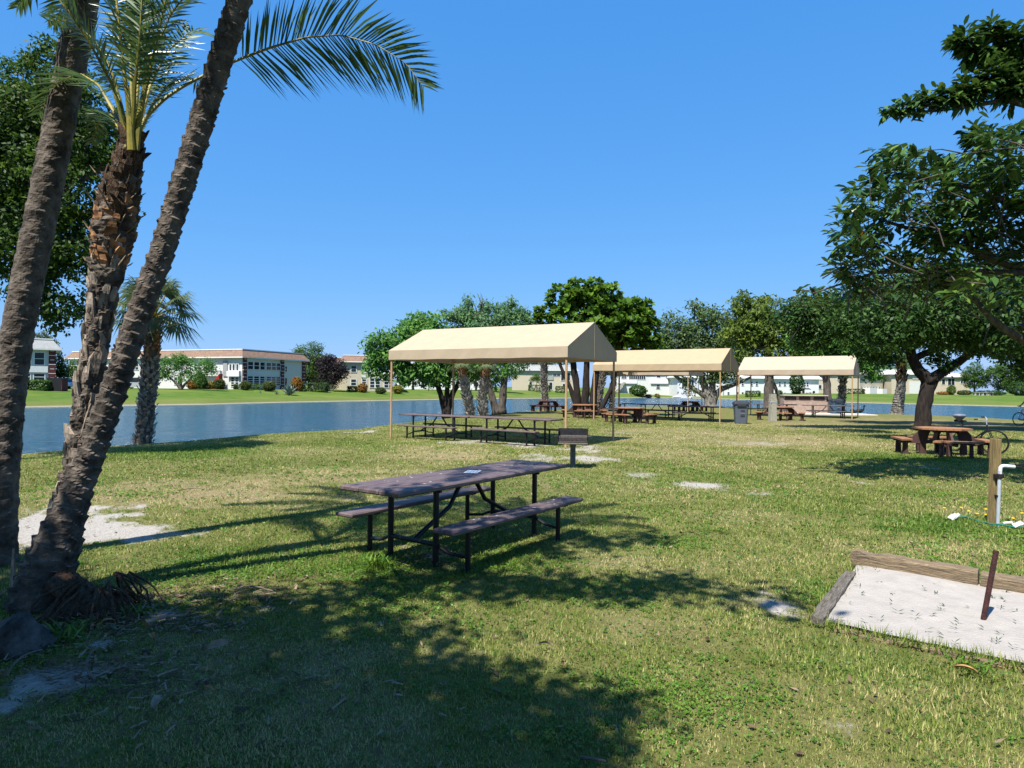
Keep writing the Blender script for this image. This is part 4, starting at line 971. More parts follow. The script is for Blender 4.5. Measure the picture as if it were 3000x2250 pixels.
# rubber tree, only its left branches reach into the picture
D = 12.6; base = np.array([X(3420, 13.5), 13.5, 0]); t = thing('rubber_tree', 'rubber tree reaching in from the right edge with large glossy leaves', 'tree', base)
lob = PL([(2905, 90, 40), (2820, 125, 42), (2870, 150, 50), (2960, 130, 60), (2610, 318, 24), (2660, 312, 30), (2720, 290, 36), (2780, 285, 44), (2840, 270, 54), (2900, 230, 66), (2960, 260, 64), (3010, 200, 70), (2850, 400, 34), (2910, 385, 50), (2970, 400, 62), (2590, 430, 34), (2570, 470, 40), (2640, 450, 34), (2540, 520, 40), (2740, 470, 50), (2810, 460, 40), (2690, 520, 60), (2470, 590, 34), (2510, 600, 50), (2590, 590, 64), (2440, 660, 34), (2480, 670, 46), (2680, 620, 80), (2780, 560, 70), (2880, 500, 70), (2970, 500, 80), (2580, 690, 80), (2460, 745, 36), (2500, 770, 56), (2700, 730, 90), (2820, 660, 90), (2930, 620, 90), (3010, 640, 90), (2600, 800, 80), (2420, 820, 36), (2360, 850, 24), (2460, 840, 44), (2840, 780, 90), (2950, 760, 90), (2740, 820, 60), (2880, 880, 50), (2960, 900, 54), (3080, 420, 120), (3090, 700, 130), (2640, 740, 90), (2780, 800, 80), (2560, 740, 70), (2690, 660, 80), (2870, 590, 90), (2940, 690, 90), (2820, 740, 90), (2530, 680, 50), (2620, 590, 50), (2710, 560, 60), (2840, 520, 60), (2990, 720, 90), (2910, 820, 80), (2520, 850, 50), (2620, 870, 60), (2780, 610, 70), (2660, 480, 40), (2930, 440, 60), (2990, 860, 70)], D)
b = MB(); b.tube(np.array([base-[0, 0, .1], base+[-.1, 0, 1.2], base+[-.3, -.1, 2.6], base+[-.6, -.2, 4.2]]), [.42, .34, .30, .22], 12, fn=lumpy(.15))
hub = base+np.array([-.6, -.2, 4.2]); low = base+np.array([-.2, 0, 2.0])
pth = np.vstack([[low], TP([(3130, 1060), (3000, 1000), (2950, 970), (2900, 930), (2850, 870), (2800, 835), (2740, 822), (2660, 830)], D)]); b.tube(pth, [.14, .10, .075, .068, .06, .05, .042, .03, .015], 9, fn=lumpy(.1))
for L_ in ([(3100, 700), (2920, 760), (2860, 700), (2830, 650)], [(3100, 500), (2960, 620), (2900, 700), (2830, 740)], [(3060, 330), (2960, 290), (2850, 310), (2740, 325), (2640, 330)], [(3050, 280), (2960, 240), (2880, 170), (2840, 130)], [(3000, 620), (2880, 560), (2740, 520), (2600, 480)], [(2960, 780), (2760, 700), (2600, 650), (2480, 610)], [(2960, 800), (2720, 790), (2560, 800), (2380, 860)]):
    b.tube(np.vstack([[hub], TP(L_, D)]), np.linspace(.08, .012, len(L_)+1), 7)
tips = []; tc = []
MASS = [(2440, 650), (2460, 570), (2535, 510), (2560, 425), (2600, 405), (2650, 440), (2720, 450), (2800, 465), (2845, 385), (2900, 345), (3000, 350), (3170, 300), (3170, 950), (2960, 930), (2850, 880), (2700, 850), (2560, 860), (2440, 880), (2340, 872), (2310, 850), (2400, 800), (2435, 740), (2425, 690)]
def inside(x, y, poly):
    k = False
    for i in range(len(poly)):
        x1, y1 = poly[i]; x2, y2 = poly[i-1]
        if (y1 > y) != (y2 > y) and x < (x2-x1)*(y-y1)/(y2-y1)+x1: k = not k
    return k
def shoot(e, d): tips.append(e); tc.append(e-unit(d)*.3)
cnt = 0
while cnt < 860:
    x, y = rng.uniform(2300, 3170), rng.uniform(300, 950)
    if not inside(x, y, MASS): continue
    e = P(x, y, D+rng.uniform(-1.7, 1.1))
    if noise3(e, 1.9) < .40: cnt += 1; continue
    d = unit(sph(1)[0]*.8+np.array([-.55, -.1, .35])); shoot(e, d); cnt += 1
    if rng.random() < .25: b.tube(curve(e-d*.9+np.array([.3, .2, -.25]), e-d*.05, .15, 5), [.014, .012, .010, .008, .005], 5, cap=False)
for c, r in lob[:13]:
    for _ in range(max(4, int(17*r*r/.09))):
        d = unit(sph(1)[0]+np.array([-.4, 0, .25])); shoot(c+d*r*rng.uniform(.3, 1.0), d+np.array([-.2, 0, 0]))
b.build('trunk', m_('bark'), t, world=True, smooth=True)
tips = np.array(tips); tc = np.array(tc); n = len(tips); Vs = []; T = []
ax = unit(tips-tc); sd = unit(np.cross(ax, np.array([0, 0, 1.])+.01*rng.normal(0, 1, (n, 3))))
ct = rng.normal(0, .12, n); big = (rng.random(n) < .06)
for i in range(11):                                   # leaves alternate along each shoot and hang from it
    s = tips-ax*.036*i
    sg = 1 if i % 2 else -1
    d = unit(ax*(.75-.035*i)+sd*sg*(.45+.05*i)+np.array([0, 0, -.10-.045*i])+rng.normal(0, .18, (n, 3))); ln = (.245*(.75+.5*rng.random(n))*(1 if i > 2 else .8))[:, None]
    nn = unit(np.cross(d, np.cross(np.array([0, 0, 1.]), d))+rng.normal(0, .25, (n, 3))); sv = unit(np.cross(d, nn)); wd = ln*.36
    e1 = s+d*.03; mid1 = e1+d*ln*.35; mid2 = e1+d*ln*.70; tp = e1+d*ln-np.array([0, 0, 1])*ln*.12
    up_ = nn*wd*.10
    Vs.append(np.stack([e1, mid1+sv*wd*.46+up_, mid2+sv*wd*.42+up_, tp, mid2-sv*wd*.42+up_, mid1-sv*wd*.46+up_], 1)); tt = .34+ct+rng.normal(0, .13, n)+(.25 if i < 3 else 0); T.append(np.where(big & (i == 6), 1, tt))
fast('crown', np.concatenate(Vs), 6, np.concatenate(T), L_RUB, t)
red = rng.choice(n, 150, replace=False); s = tips[red]-ax[red]*.1; d = unit(rng.normal(0, 1, (150, 3))+np.array([0, 0, -.6])); sv = unit(np.cross(d, rng.normal(0, 1, (150, 3)))); ln = .11
fast('yellowing_leaves', np.stack([s, s+d*ln*.5+sv*ln*.2, s+d*ln, s+d*ln*.5-sv*ln*.2], 1), 4, rng.random(150), L_CROT, t)

# shade tree standing behind and left of the viewpoint: its crown shadows the lower left lawn and the palms
base = np.array([-7.2, -3.2, 0]); cc = []
for x, y, z, r in ((-5.2, -.4, 7.0, 2.2), (-3.6, -1.2, 6.4, 2.0), (-7.4, 1.4, 7.2, 1.7), (-5.9, 1.0, 6.6, 1.0), (-5.15, 1.5, 6.6, .7), (-2.6, -2.6, 6.2, 2.1), (-7.4, -.4, 6.2, 2.3), (-5.0, -2.6, 6.0, 2.4), (-3.2, .9, 6.1, 1.15), (-8.8, .6, 6.6, 2.0), (-1.9, .3, 5.9, .85), (-4.2, .8, 6.6, 1.3), (-2.4, -.8, 5.8, 1.2), (-2.6, .4, 5.9, .8), (-2.0, .1, 6.3, .6),
                   (-.6, -3.6, 6.2, 1.8), (.9, -5.4, 6.6, 2.2), (-3.4, -5.2, 7, 2.6), (2.6, -6.8, 6.5, 2.2), (-6.4, -5.6, 6.5, 2.6), (-.4, -7.2, 6.8, 2.6), (-3.3, 2.0, 6.9, .36), (-2.9, 2.5, 6.9, .42), (-2.35, 2.5, 6.9, .45), (-1.75, 2.3, 6.9, .42), (-1.2, 2.3, 6.9, .36), (-.55, 2.4, 6.9, .36), (0, 2.05, 6.9, .28), (-2.5, 2.9, 7, .3), (-1.8, 3.4, 7, .34), (-1.1, 3.9, 7, .3), (-.6, 4.2, 7, .24), (-10, -2, 7, 2.6), (-10.5, -6, 7, 2.8), (3.6, -9.5, 7, 2.8), (5.5, -8, 7.4, 2.4), (-8, -9, 7.5, 3), (-3.5, -10, 7.5, 3)): cc.append((np.array([x, y, z]), r))  # lobes behind the camera are added to keep sky light off the near lawn
tree('shade_tree', 'leafy tree behind the viewpoint whose shadow covers the lower left lawn', [([base, base+[.1, .2, 2], base+[.5, .6, 4.2]], [.38, .30, .24])], cc, L_SHADE, 'bark', L=.17, W=.10, dens=34, k=15, crad=.30, gap=.14, limbs=8)

# ------------------------------------------------------------------ palms
def smooth_path(pts, n):
    pts = np.asarray(pts, float); d = np.concatenate([[0], np.cumsum(np.linalg.norm(np.diff(pts, axis=0), axis=1))]); u = np.linspace(0, d[-1], n)
    q = np.stack([np.interp(u, d, pts[:, i]) for i in range(3)], -1)
    for _ in range(max(2, n//(3*len(pts)))): q[1:-1] = (q[:-2]+q[1:-1]*2+q[2:])/4
    return q
def boot_fn(sp, nb, amp, nz=.12):
    o = rng.random(3)*40
    def fn(S, T):
        u = T/(2*np.pi)*nb; ph = noise3(np.stack([np.cos(T)+o[0]+0*S, np.sin(T)+o[1]+0*S, S*1.5+0*T+o[2]], -1), 1.7)
        row = S/sp+.9*(ph-.5)+T/(2*np.pi); ri = np.floor(row); fr = row-ri; cell = np.abs(((u+.5*(ri % 2)) % 1)*2-1)
        q = np.stack([np.cos(T)*1.2+o[1]+0*S, np.sin(T)*1.2+o[2]+0*S, S*8+0*T+o[0]], -1)
        return 1+amp*(fr**1.5)*(.35+.9*(1-cell**2))-amp*.45+nz*2*(noise3(q, 2.2)-.5)+nz*.9*(noise3(q, 6.5)-.5)
    return fn
def frond(name, pts, par, LL=.34, n=64, start=.28, mat_r='petiole', w0=.014, droop=.35, vee=.25, wid=.011, spines=True, step=.020, roll=0.0):
    """pinnate frond on a curved midrib: two ranks of tapering leaflets"""
    q = smooth_path(pts, n); T = unit(np.gradient(q, axis=0)); L = np.linalg.norm(np.diff(q, axis=0), axis=1).sum()
    b = MB(); b.tube(q, np.linspace(w0, .0025, n), 6, flat=.8); o = b.build(name, m_(mat_r), par, world=True)
    m = int(L*(1-start)/step); u = np.linspace(start, .995, m); V = []; tt = []
    S = unit(np.cross(T, np.array([0, 0, 1.])+.0001)); N = np.cross(S, T)
    S, N = S*math.cos(roll)+N*math.sin(roll), N*math.cos(roll)-S*math.sin(roll)
    for s in (-1, 1):
        uu = u+rng.normal(0, .004, m); uu = np.clip(uu, 0, 1); idx = uu*(n-1); i0 = np.clip(idx.astype(int), 0, n-2); f = (idx-i0)[:, None]
        p = q[i0]*(1-f)+q[i0+1]*f; t_ = T[i0]; s_ = S[i0]; n_ = N[i0]; v = (u-start)/(1-start)
        ln = LL*(.42+.58*np.sin(np.pi*np.clip(v*.85+.13, 0, 1)))*(.85+.3*rng.random(m))*(1-.35*v)
        d = unit(t_*(.40+.55*v)[:, None]+s_*s*.85+n_*(vee+rng.normal(0, .16, m))[:, None]); wv = unit(np.cross(d, n_+rng.normal(0, .3, (m, 3))))*wid
        g = np.array([0, 0, -1.]); dr = droop*(.6+.8*rng.random(m))
        p1 = p+d*(ln*.45)[:, None]+g*(ln*dr*.18)[:, None]; p2 = p+d*ln[:, None]+g*(ln*dr*.75)[:, None]
        V.append(np.stack([p-wv*.5, p1-wv, p2, p1+wv, p+wv*.5], 1)); tt.append(.45+rng.normal(0, .2, m))
    if spines:
        k = 12; u = np.linspace(.06, start, k); i0 = (u*(n-1)).astype(int)
        for s in (-1, 1):
            p = q[i0]; d = unit(T[i0]*.7+S[i0]*s*.8); wv = N[i0]*.004; ln = (.05+.10*np.linspace(0, 1, k))[:, None]; V.append(np.stack([p-wv, p+d*ln*.5-wv*.7, p+d*ln, p+d*ln*.5+wv*.7, p+wv], 1)); tt.append(np.full(k, .6))
    fast('leaflets', np.concatenate(V)-np.array(par.location), 5, np.concatenate(tt), L_PALM, o)['kind'] = 'stuff'
    return o
def flaps(b, path, rad, n, L, W, rise=.55, t0=0, t1=1, thick=.012, up_=True, jit=.3):
    """old leaf bases: wedges standing off the trunk"""
    m = len(path); T = unit(np.gradient(path, axis=0))
    for i in range(n):
        u = t0+(t1-t0)*(i+rng.random())/n; k = min(m-1, int(u*(m-1))); a = i*2.39996+rng.normal(0, jit); t = T[k]; e = unit(np.cross(t, [.3, 1, .1])); f_ = np.cross(t, e)
        o = e*math.cos(a)+f_*math.sin(a); s = np.cross(t, o); r = rad[k]; l = L*rng.uniform(.6, 1.3); w_ = W*rng.uniform(.7, 1.2); d = unit(t*(1 if up_ else -1)+o*rise*rng.uniform(.5, 1.5)); p = path[k]+o*r*.82
        q = p+d*l; hw = w_/2
        tw = rng.normal(0, .25)*s*l
        b.add([p-s*hw, p+s*hw, p+s*hw*.9+d*l*.6+o*.01+tw*.4, q+s*hw*.45+tw, q-s*hw*.55+tw, p-s*hw*.9+d*l*.6+o*.01+tw*.4,
               p-s*hw-o*thick*2, p+s*hw-o*thick*2, p+s*hw*.9+d*l*.6-o*thick, q+s*hw*.45-o*thick+tw, q-s*hw*.55-o*thick+tw, p-s*hw*.9+d*l*.6-o*thick],
              [(0, 1, 2, 5), (5, 2, 3, 4), (11, 8, 7, 6), (10, 9, 8, 11), (1, 7, 8, 2), (2, 8, 9, 3), (3, 9, 10, 4), (4, 10, 11, 5), (5, 11, 6, 0)])
def arc(c, az, L, el0, fall):
    pts = []; p = np.array(c, float); el = el0
    for i in range(9): pts.append(p.copy()); p = p+np.array([math.cos(az)*math.cos(el), math.sin(az)*math.cos(el), math.sin(el)])*L/8; el -= fall/8*(.5+i/7)
    return pts

# left trunk
D = 6.3; pa = TP([(-14, 1660), (-8, 1560, -.02), (2, 1424), (22, 1193), (50, 976), (97, 746), (152, 475), (206, 200), (246, 0), (280, -240, .1), (300, -330, .1)], D)
tl = thing('palm_tree', 'leftmost palm at the picture edge with a smooth grey brown ringed trunk', 'palm tree', (pa[0][0], pa[0][1], 0), 0, 'leaning palms of the near clump')
q = smooth_path(pa, 420); u = np.linspace(0, 1, 420); rad = .136+.05*np.exp(-u*14)-.012*u
b = MB(); b.tube(q, rad, 40, fn=boot_fn(.13, 4, .05, .06)); flaps(b, q, rad, 22, .05, .07, .4, .0, .35); b.build('trunk', MT['palm_bark'], tl, world=True)
top = q[-1]
for i in range(11): frond('frond', arc(top, i*2.4+.5, rng.uniform(1.7, 2.2), R(rng.uniform(25, 70)), R(rng.uniform(70, 110))), tl, .36, 40, .22, droop=.4)
for L_ in ([(270, -190), (200, -120), (120, -70), (50, 20)], [(275, -180), (230, -80), (190, 0), (160, 70)]): frond('frond', TP(L_, 6.0), tl, .30, 40, .3)
# right trunk
D = 5.3; pa = TP([(95, 1830, -.25), (112, 1763, -.2), (142, 1668, -.1), (190, 1532, -.05), (240, 1397), (292, 1261), (340, 1125), (407, 922), (468, 760), (522, 583), (583, 380), (637, 203), (701, 0), (765, -230, .1), (820, -430, .1)], D)
tr = thing('palm_tree', 'rightmost leaning palm of the near clump with a dark jagged trunk', 'palm tree', (pa[0][0], pa[0][1], 0), 0, 'leaning palms of the near clump')
q = smooth_path(pa, 520); u = np.linspace(0, 1, 520); rad = .090+.10*np.exp(-u*9)+.045*np.exp(-((u-.06)/.06)**2)
b = MB(); b.tube(q, rad, 44, fn=boot_fn(.098, 4, .17, .07)); flaps(b, q, rad, 110, .042, .06, .5, .0, 1.0, .008, jit=.5); b.build('trunk', MT['palm_bark'], tr, world=True)
top = q[-1]
for i in range(12): frond('frond', arc(top, i*2.4+1.2, rng.uniform(1.7, 2.3), R(rng.uniform(20, 70)), R(rng.uniform(60, 105))), tr, .38, 40, .22, droop=.4)
# middle trunk
D = 5.45; pa = TP([(150, 1700, -.15), (185, 1530), (224, 1370), (252, 1193), (279, 1031), (302, 868), (331, 690), (352, 570), (372, 470), (384, 415)], D)
tm = thing('palm_tree', 'middle palm of the near clump with shaggy brown leaf bases and green fronds', 'palm tree', (pa[0][0], pa[0][1], 0), 0, 'leaning palms of the near clump')
q = smooth_path(pa, 360); u = np.linspace(0, 1, 360); rad = .098+.062*np.exp(-((u-.80)/.13)**2)+.05*np.exp(-u*8)-.035*np.clip((u-.92)/.08, 0, 1)
b = MB(); b.tube(q, rad*.92, 40, fn=boot_fn(.16, 4, .22, .16)); b.build('trunk', MT['palm_bark'], tm, world=True)
b = MB(); flaps(b, q, rad, 84, .20, .075, .13, .02, .74, .012, jit=.45); b.build('leaf_bases', MT['palm_boot'], tm, world=True)
b = MB(); flaps(b, q, rad, 46, .10, .085, .40, .70, .86, .014, jit=.4); b.build('fresh_cut_bases', MT['palm_boot_fresh'], tm, world=True)
b = MB(); flaps(b, q, rad, 120, .12, .07, .22, .82, 1.0, .008, jit=.5); b.build('crown_fibre', MT['palm_fibre'], tm, world=True)
b = MB(); flaps(b, q, rad, 34, .14, .008, 1.1, .70, .92, .004, jit=.9); b.build('bristles', MT['dead_frond'], tm, world=True)['kind'] = 'stuff'
fr = [([(408, 385, -.03), (430, 340, .05), (480, 290, .1), (540, 250, .2), (600, 220, .25), (690, 178, .2), (790, 140, .15), (900, 108, .1), (1000, 102, .05), (1100, 130, 0), (1190, 185, 0), (1240, 255, 0)], .60, .40),
      ([(384, 420, -.12), (374, 300, -.14), (360, 170, -.15), (345, 40, -.15), (325, -130, -.1), (290, -260)], .36, .35), ([(398, 415, -.06), (425, 270, -.1), (455, 140, -.15), (485, 0, -.2), (520, -140, -.2)], .36, .35),
      ([(380, 420, -.05), (350, 290), (318, 190, .1), (270, 110, .2), (200, 60, .3), (140, 60, .4)], .34, .3), ([(376, 425), (335, 330, .15), (290, 250, .3), (235, 215, .5), (170, 240, .7), (115, 330, .85)], .36, .35),
      ([(400, 400, .1), (440, 250, .25), (490, 150, .4), (560, 90, .6), (640, 110, .8)], .34, .3), ([(392, 410, .1), (405, 240, .2), (425, 80, .3), (450, -80, .4), (500, -200, .6)], .36, .3),
      ([(388, 420, .05), (385, 250, .15), (380, 80, .3), (360, -80, .5), (300, -180, .8)], .36, .3), ([(405, 400, .08), (450, 300, .35), (500, 240, .7), (560, 225, 1.0), (600, 270, 1.2)], .30, .3),
      ([(374, 430, .05), (345, 370, .3), (320, 330, .6), (290, 350, .9), (270, 420, 1.1)], .30, .3), ([(396, 410), (432, 200, .05), (500, 40, 0), (580, -60, -.1), (700, -120, -.2)], .36, .3), ([(386, 415, -.1), (395, 250, -.2), (410, 100, -.3), (420, -80, -.35)], .34, .35), ([(378, 420, -.05), (330, 250, -.1), (260, 120, -.2), (190, 20, -.3), (120, -60, -.3)], .34, .3)]
for L_, ln, st in fr: frond('frond', TP(L_, D), tm, ln, 70, st, droop=.25 if st == .40 else .3, w0=.020, step=.019 if st == .40 else .021, roll=1.05 if st == .40 else rng.uniform(-.6, .6), wid=.0085 if st == .40 else .0098)
b = MB()
for L_ in ([(384, 440, -.13), (380, 360, -.14), (372, 250, -.14)], [(398, 440, -.10), (408, 340, -.11), (425, 250, -.12)], [(372, 440, -.06), (362, 370, -.04), (350, 290, 0)]): b.tube(TP(L_, D), [.032, .026, .018], 8, flat=.6)
b.build('petiole', MT['petiole'], tm, world=True)
# root mass and debris at the foot of the clump
t = thing('palm_stump', 'grey weathered root stump at the foot of the palm clump', 'stump', G(55, 1900), .3)
b = MB(); b.tube([(0, 0, -.1), (-.02, .02, .06), (.03, .0, .15), (.02, .03, .21)], [.19, .16, .11, .05], 22, fn=lumpy(.7, 7)); 
b.build('root_mass', MT['root'], t, smooth=True)
b = MB()
b.tube([(.16, .72, -.1), (.14, .74, .02), (.08, .80, .10), (.02, .88, .18), (-.04, .95, .24)], [.28, .22, .16, .10, .03], 40, fn=lumpy(.9, 11))
for i in range(46): a = rng.uniform(0, 6.28); r_ = rng.uniform(.14, .26); p = np.array([r_*math.cos(a)+.30, r_*math.sin(a)+.62, -.03]); e = rng.uniform(.06, .22); b.tube(curve(p*[.75, .75, 0]+np.array([.075, .155, rng.uniform(.10, .28)]), p+[e*math.cos(a), e*math.sin(a), 0], .25, 6), np.linspace(.010, .005, 6), 5, fn=lumpy(.3, 8))
b.build('root', MT['palm_fibre'], t, smooth=True)
def spike(px, py, L, ax_, lab, nm='dead_leaf_base'):
    q = G(px, py); d = unit(np.array(ax_, float)); s = unit(np.cross(d, [0, 1, .2])); b = MB(); b.tube([q, q+d*L*.5+s*.01, q+d*L], [.028, .022, .008], 7, flat=.5, fn=lumpy(.3, 9)); o = b.build(nm, MT['palm_boot']); tag(o, lab, 'palm debris')
spike(42, 1760, .40, (-.10, .1, 1), 'dead palm leaf stub sticking up beside the left palm base'); spike(196, 1440, .52, (-.12, .1, 1), 'slender dead stub standing left of the middle palm trunk')

def ferny(px, py, n, s, lab, lm, nm='fern'):
    q = np.array(G(px, py)); Vs = []
    for i in range(n):
        a = rng.uniform(0, 6.28); L = s*rng.uniform(.5, 1.1); d = np.array([math.cos(a), math.sin(a), rng.uniform(.35, 1.2)]); w_ = np.array([-math.sin(a), math.cos(a), 0])*s*.055; q_ = q+np.array([rng.normal(0, s*.45), rng.normal(0, s*.45), 0]); L *= .75
        Vs.append([q_, q_+d*L*.5-w_, q_+d*L-[0, 0, .25*L], q_+d*L*.5+w_])
    o = fast(nm, np.array(Vs), 4, rng.random(n), lm); tag(o, lab, 'plant')
ferny(190, 1860, 60, .17, 'leafy fern growing out of the palm roots', L_WEED); ferny(395, 1800, 60, .13, 'low bright green weed in the sun right of the palm roots', L_WEED, 'weed_clump')
ferny(350, 1838, 16, .10, 'small pale weed seedling beside a bare sandy spot', L_SABAL, 'weed_clump'); ferny(1110, 1655, 150, .16, 'bright green weed clump below the left end of the near table', L_WEED, 'weed_clump'); ferny(2850, 1965, 60, .12, 'dark green weed clump in front of the sand pit', L_WEED, 'weed_clump'); ferny(225, 1660, 18, .22, 'bright green frond tuft behind the right palm base', L_WEED, 'weed_clump')

# boot palms (cabbage palms)
def fan_crown(c, n, L, par, lm=L_SABAL, seed=0, lo=-35, hi=80, fan=.62):
    Vs = []; T = []; b = MB()
    for i in range(n):
        az = i*2.39996+seed; el = R(lo+(hi-lo)*((i+.5)/n)); d = np.array([math.cos(az)*math.cos(el), math.sin(az)*math.cos(el), math.sin(el)]); p1 = c+d*L*.6+np.array([0, 0, .12*L]); b.tube([c, c+d*L*.3+np.array([0, 0, .1*L]), p1], [.03, .02, .014], 5)
        s = unit(np.cross(d, [0, 0, 1.])); nn = np.cross(s, d); m = 30; a = np.linspace(-1.9, 1.9, m)+rng.normal(0, .03, m)
        dd = unit(d*np.cos(a)[:, None]+s*np.sin(a)[:, None]+nn*(.12-.25*np.abs(np.sin(a)))[:, None]); ln = L*fan*(1-.18*np.abs(a)/1.9)[:, None]*(.9+.2*rng.random((m, 1))); w_ = unit(np.cross(dd, nn))*.022*L
        g = np.array([0, 0, -1.]); q1 = p1+dd*ln*.55+g*ln*.06; q2 = p1+dd*ln+g*ln*(.32+.25*rng.random((m, 1)))
        Vs.append(np.stack([np.repeat(p1[None], m, 0), q1-w_, q2, q1+w_], 1)); T.append(np.clip(.45+rng.normal(0, .14, m)+rng.normal(0, .15), 0, 1))
    o = b.build('petiole', m_('petiole'), par, world=True); return fast('crown', np.concatenate(Vs), 4, np.concatenate(T), lm, par)
def boot_palm(label, pts, D_, r0, nb, bl, crown=None, boots=True, bark='palm_bark', rn2=None, cmat=None, group='cabbage palms'):
    pa = TP(pts, D_); pa[0][2] = float(gz(pa[0][0], pa[0][1]))-.05; t = thing('palm_tree', label, 'palm tree', pa[0], 0, group); r0 *= .66 if boots else 1; bl *= .72; q = smooth_path(pa, 90); rad = np.linspace(r0, rn2 or r0*.9, 90); rad[:4] *= [1.25, 1.15, 1.08, 1.03]
    b = MB(); b.tube(q, rad*(.86 if boots else 1), 18, fn=boot_fn(.16, 5, .12, .08)); b.build('trunk', MT[bark], t, world=True)
    if boots:
        b = MB(); flaps(b, q, rad*.95, int(nb*1.5), bl, bl*.5, .62, .03, .72, .02); b.build('leaf_bases', cmat or MT['boot_grey'], t, world=True)
        b = MB(); flaps(b, q, rad*.95, nb//3, bl, bl*.62, .5, .70, 1.0, .02); b.build('fresh_leaf_bases', MT['palm_boot_fresh'], t, world=True)
    if crown: fan_crown(q[-1], *crown, t)
    return t
MT['boot_grey'] = mat('boot_grey', (.20, .18, .155), .9, .4, 8, .5, col2=(.46, .42, .37))
boot_palm('shaggy cabbage palm standing at the water behind the leaning palms', [(415, 1289), (428, 1200), (437, 1100), (446, 1010), (452, 930)], 21.3, .43, 170, .27, (26, 1.36))
boot_palm('cabbage palm with orange stubs left of its twin behind the nearest canopy', [(1382, 1215), (1368, 1160), (1358, 1110), (1353, 1085), (1352, 1065)], 35.4, .32, 110, .38, (12, .9))
boot_palm('cabbage palm with grey stubs right of its twin behind the nearest canopy', [(1416, 1214), (1414, 1160), (1420, 1110), (1423, 1085), (1425, 1068)], 35.6, .32, 110, .38, (12, .9))
boot_palm('tall spiky trunked cabbage palm behind the dark lakeside table', [(1597, 1190), (1596, 1150), (1594, 1110), (1594, 1060), (1595, 1000)], 50.0, .42, 120, .34, (14, 1.6))
boot_palm('cabbage palm between the big leaved tree and a canopy post', [(1752, 1186), (1756, 1150), (1764, 1110), (1772, 1080), (1780, 1030)], 47.0, .38, 110, .36, (14, 1.5))
boot_palm('leaning cabbage palm nearest the left post of the middle canopy', [(1742, 1184), (1745, 1150), (1748, 1110), (1752, 1070), (1756, 1030)], 48.5, .34, 100, .36, (10, 1.3))
boot_palm('slim cabbage palm behind the right post of the nearest canopy', [(1790, 1182), (1794, 1150), (1798, 1110), (1802, 1060), (1806, 1020)], 49.0, .30, 100, .34, (12, 1.3))
boot_palm('cabbage palm with pale curled stubs beside the blue rubbish bin', [(2462, 1205), (2466, 1160), (2470, 1110), (2474, 1060), (2478, 1010)], 49.5, .42, 90, .36, (10, 1.5))
t = boot_palm('smooth grey trunked palm leaning at the lake edge by the far bank houses', [(2627, 1214), (2632, 1180), (2639, 1140), (2641, 1110)], 51.0, .46, 0, .2, None, False, 'bark_pale', .30, group='smooth palms')
c = P(2641, 1098, 51); b = MB(); flaps(b, smooth_path(TP([(2641, 1118), (2641, 1090), (2640, 1070)], 51), 20), np.linspace(.42, .30, 20), 80, .35, .2, .35, 0, 1, .02); b.build('leaf_bases', MT['palm_fibre'], t, world=True)
for i in range(16): frond('frond', arc(P(2640, 1076, 51), i*2.4, rng.uniform(2.2, 2.9), R(rng.uniform(10, 75)), R(rng.uniform(60, 120))), t, .7, 20, .2, w0=.03, wid=.03, step=.07, spines=False)

# ------------------------------------------------------------------ litter on the lawn
def leaf_litter(px, py, s, lab, a=0., m='dead_leaf'):
    q = G(px, py); b = MB(); n = 7; V = []; Fc = []
    for i in range(n):
        u = i/(n-1); w_ = .30*math.sin(math.pi*min(1, u*.96+.02))**.8; z = .02+.16*s*math.sin(u*3.0)+.02
        for v in (-1, 0, 1): V.append((s*(u-.5), s*w_*v*.5, z+(.10*s if v else 0)))
    for i in range(n-1):
        for j in range(2): k = i*3+j; Fc.append((k, k+3, k+4, k+1))
    b.add(V, Fc); o = b.build('fallen_leaf', MT[m], loc=q); o.rotation_euler = (rng.normal(0, .3), rng.normal(0, .2), a); tag(o, lab, 'leaf', 'dry leaves on the lawn')
for i, (px, py, s, lab) in enumerate(((1595, 1912, .11, 'upright pale brown leaf in the sunlit grass near the picture middle'), (1660, 1968, .10, 'flat orange leaf at the edge of the big lower shadow'), (2828, 1985, .12, 'orange leaf in front of the sand pit'), (2600, 1388, .19, 'dark curled leaf alone on the right lawn'),
        (2868, 1358, .16, 'orange dry leaf behind the tap post'), (2875, 1396, .13, 'small brown leaf behind the tap'), (2470, 1330, .12, 'brown leaf left of the tree shadow'), (2340, 1295, .18, 'brown leaf between the bin and the tree shadow'), (310, 1838, .09, 'orange leaf on sand beside the palm roots'), (450, 1885, .12, 'yellowish leaf in shade right of the palm roots'), (640, 1905, .18, 'long tan leaf in the deep lower shadow'), (455, 2090, .16, 'grey brown leaf in the shade at lower left'), (605, 2045, .09, 'small brown leaf upright in the dark foreground'), (985, 1905, .10, 'pinkish leaf in dappled light below the table'), (1000, 1450, .10, 'white bleached leaf on the lawn left of the table'))):
    leaf_litter(px, py, s, lab, i*1.3, 'dead_leaf' if i not in (0, 10, 11, 14) else 'dead_frond')
